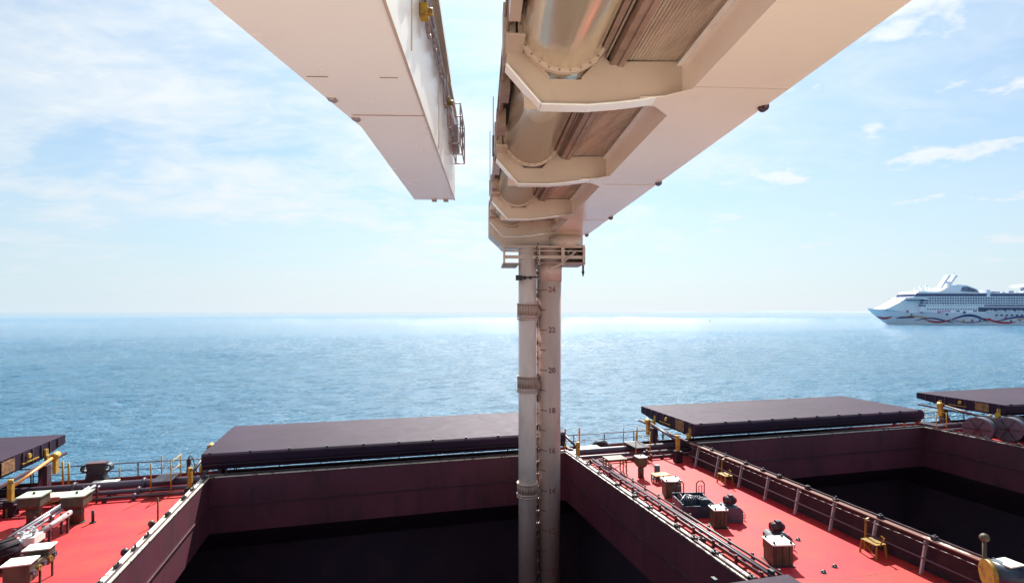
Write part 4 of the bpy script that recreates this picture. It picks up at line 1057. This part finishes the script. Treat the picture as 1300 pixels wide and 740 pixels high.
for X, Z, r, m_ in ((40, 15.5, 1.5, 'ribpink'), (55, 15.5, 2.0, 'ribpink'), (45, 12, 1.2, 'ribnavy'), (83, 12.2, 1.5, 'ribnavy'), (103, 14.5, 1.7, 'ribnavy'), (94, 8, 1.6, 'ribpink'), (104, 5, 1.6, 'riborange'), (114, 5, 1.6, 'ribpink'), (123, 5.5, 1.3, 'ribnavy'), (134, 6.5, 1.7, 'ribred'), (153, 8.5, 1.6, 'ribpink'), (170, 6, 1.7, 'ribpink'), (184, 5, 1.6, 'ribpink'), (197, 6.5, 1.6, 'ribnavy'), (160, 4.5, 1.3, 'ribnavy'), (176, 9.8, 1.3, 'ribnavy')):
    star(X, Z, r, m_)
for z in (11.2,):
    for X in range(140, 276, 6):
        p = MB(); p.box(X, X + 1.9, -17.4, -16.5, z - .9, z + .9); p.build('porthole_window', 'shipglass', hull)
p = MB()
for z in (7.2, 3.2):
    for X in range(66, 270, 3):
        if rr.random() < .85: yy = side_y(X, z); p.box(X, X + .9, yy - .12, yy + .5, z, z + .8)
tag(p.build('portholes', 'shipglass', hull), kind='stuff')
p = MB(); p.box(72, 87, -16.6, -15.2, 13.7, 16.3); p.build('name_panel', 'ribpink', hull)
# superstructure
def block(x0, x1, z0, z1, hw, mat, name, rake0=0, rake1=0):
    p = MB(); p.prism([(x0, z0), (x1, z0), (x1 + rake1, z1), (x0 + rake0, z1)], -hw, hw, 'y'); return p.build(name, mat, ship)
# raked white foredeck
p = MB(); p.prism([(13, 18.2), (40, 15), (62, 15), (62, 31.5), (38, 31.5), (30, 26), (19, 20.4)], -11, 11, 'y'); p.build('foredeck', 'shipwhite', ship)
block(52, 275, 15.0, 20.6, 15.9, 'shipwhite', 'promenade_deck')
for X in range(60, 118, 3):
    p = MB(); p.box(X, X + 1.6, -16.0, -15.85, 17.5, 18.9); p.build('window', 'shipglass', ship)
for X in (94, 114):
    p = MB(); p.box(X, X + 4.4, -16.1, -15.85, 13.6, 16.7); p.build('cabin_window', 'shipglass', ship)
p = MB(); p.box(120, 275, -16.02, -15.85, 14.9, 20.5); p.build('promenade_shade', 'shipglass', ship)
for k in range(13):
    X = 128 + k * 11.2
    p = MB(); p.prism([(X, 16.4), (X + .8, 15.2), (X + 8.6, 15.2), (X + 9.4, 16.4)], -18.6, -16.1, 'y'); lb = p.build('lifeboat', 'shipwhite', ship)
    p = MB(); p.prism([(X + .4, 16.41), (X + 9.0, 16.41), (X + 8.2, 18.3), (X + 1.2, 18.3)], -18.4, -16.2, 'y'); p.build('lifeboat_roof', 'shipblue', lb)
z = 20.6
for r in range(4):
    x0 = 53 + r * 1.2
    block(x0, 275, z, z + .9, 16.2, 'shipwhite', 'balcony_parapet')
    block(x0 + 1, 274, z + .9, z + 2.9, 15.2, 'shipblue', 'balcony_row')
    if r:
        p = MB()
        for X in range(62, 272, 3): p.box(X, X + .35, -16.1, -15.22, z + .9, z + 2.9)
        tag(p.build('balcony_divider', 'shipwhite', ship), kind='stuff')
    else:
        p = MB()
        for X in range(60, 128, 3): p.box(X - 1.1, X + .9, -16.1, -15.22, z + .9, z + 2.9)
        tag(p.build('balcony_divider', 'shipwhite', ship), kind='stuff')
    z += 2.9
block(44, 275, z, z + 1.0, 16.6, 'shipwhite', 'bridge_deck_edge')
block(46, 275, z + 1.0, z + 4.4, 16.0, 'shipglass', 'glazed_deck', 1.5)
block(38, 60, z - 2.2, z - .6, 17.2, 'shipwhite', 'bridge_wing')
block(39.5, 60, z - 3.2, z - 2.2, 15.9, 'shipglass', 'bridge_window')
z += 4.4
block(47, 100, z, z + 2.6, 14.8, 'shipwhite', 'sun_deck', 4, 4)
block(100, 275, z, z + 1.0, 15.6, 'shipwhite', 'sun_deck')
block(130, 134, z - 4, z + 4.5, 16.3, 'shipwhite', 'screen_tower')
p = MB(); p.prism([(78, z + 2.6), (128, z + .9), (124, z + 5.5), (112, z + 10), (100, z + 11), (88, z + 7.5)], -10, 10, 'y'); p.build('dome_house', 'shipwhite', ship)
p = MB(); p.prism([(104, z + 3), (126, z + 1.5), (123, z + 5), (112, z + 8.5), (106, z + 8)], -10.1, -10.01, 'y'); p.build('dome_glass', 'shipblue', ship)
for x in (86, 94):
    p = MB(); p.prism([(x, z + 8), (x + 2.6, z + 8), (x + 13, z + 22), (x + 9.5, z + 22.5)], -3, 3, 'y'); p.build('mast_fin', 'shipwhite', ship)
p = MB(); p.prism([(93, z + 13), (100, z + 13), (102, z + 15), (95, z + 15)], -2.5, 2.5, 'y'); p.cyl((105, 0, z + 22), (105, 0, z + 27), .3, n=6); p.build('mast_yard', 'shipwhite', ship)
for x, h in ((58, 3), (64, 7), (71, 8), (76, 5)):
    p = MB(); p.cyl((x, 0, z + 2.6), (x, 0, z + 2.6 + h), .5, n=6); p.sphere((x, 0, z + 3 + h * .7), 1.6); p.build('radar_dome', 'shipwhite', ship)
for k in range(34):
    X = 126 + k * 4.3
    h = rr.uniform(1.0, 3.2); p = MB(); p.box(X, X + rr.uniform(.6, 3.0), -13 + rr.uniform(0, 5), -6, z + 1, z + 1 + h); p.build('deck_fixture', rr.choice(['shipwhite', 'shipwhite', 'shipblue']), ship)
p = MB(); p.prism([(186, z + 8), (240, z + 8), (244, z + 12.5), (188, z + 11.5), (182, z + 9.5)], -12, 12, 'y'); p.build('funnel_lounge', 'shipwhite', ship)
p = MB(); p.prism([(192, z + 1), (236, z + 1), (236, z + 8), (192, z + 8)], -8, 8, 'y'); p.build('funnel_base', 'shipblue', ship)
p = MB(); p.prism([(205, z + 12), (230, z + 12), (234, z + 24), (214, z + 24)], -6, 6, 'y'); p.build('funnel', 'shipwhite', ship)

# two specks on the sea
D = 900; lat = (901 - 650) / 690 * D
root = thing('buoy', (D * math.sin(YAW) + lat * math.cos(YAW), D * math.cos(YAW) - lat * math.sin(YAW), 0), 'tiny dark buoy on the sea left of the cruise ship', 'buoy')
p = MB(); p.cyl((0, 0, -.5), (0, 0, .8), 1.1, n=14); p.build('float', 'dark', root)
p = MB(); p.cyl((0, 0, .8), (0, 0, 3.0), .5, .15, n=8); p.build('tower', 'dark', root)
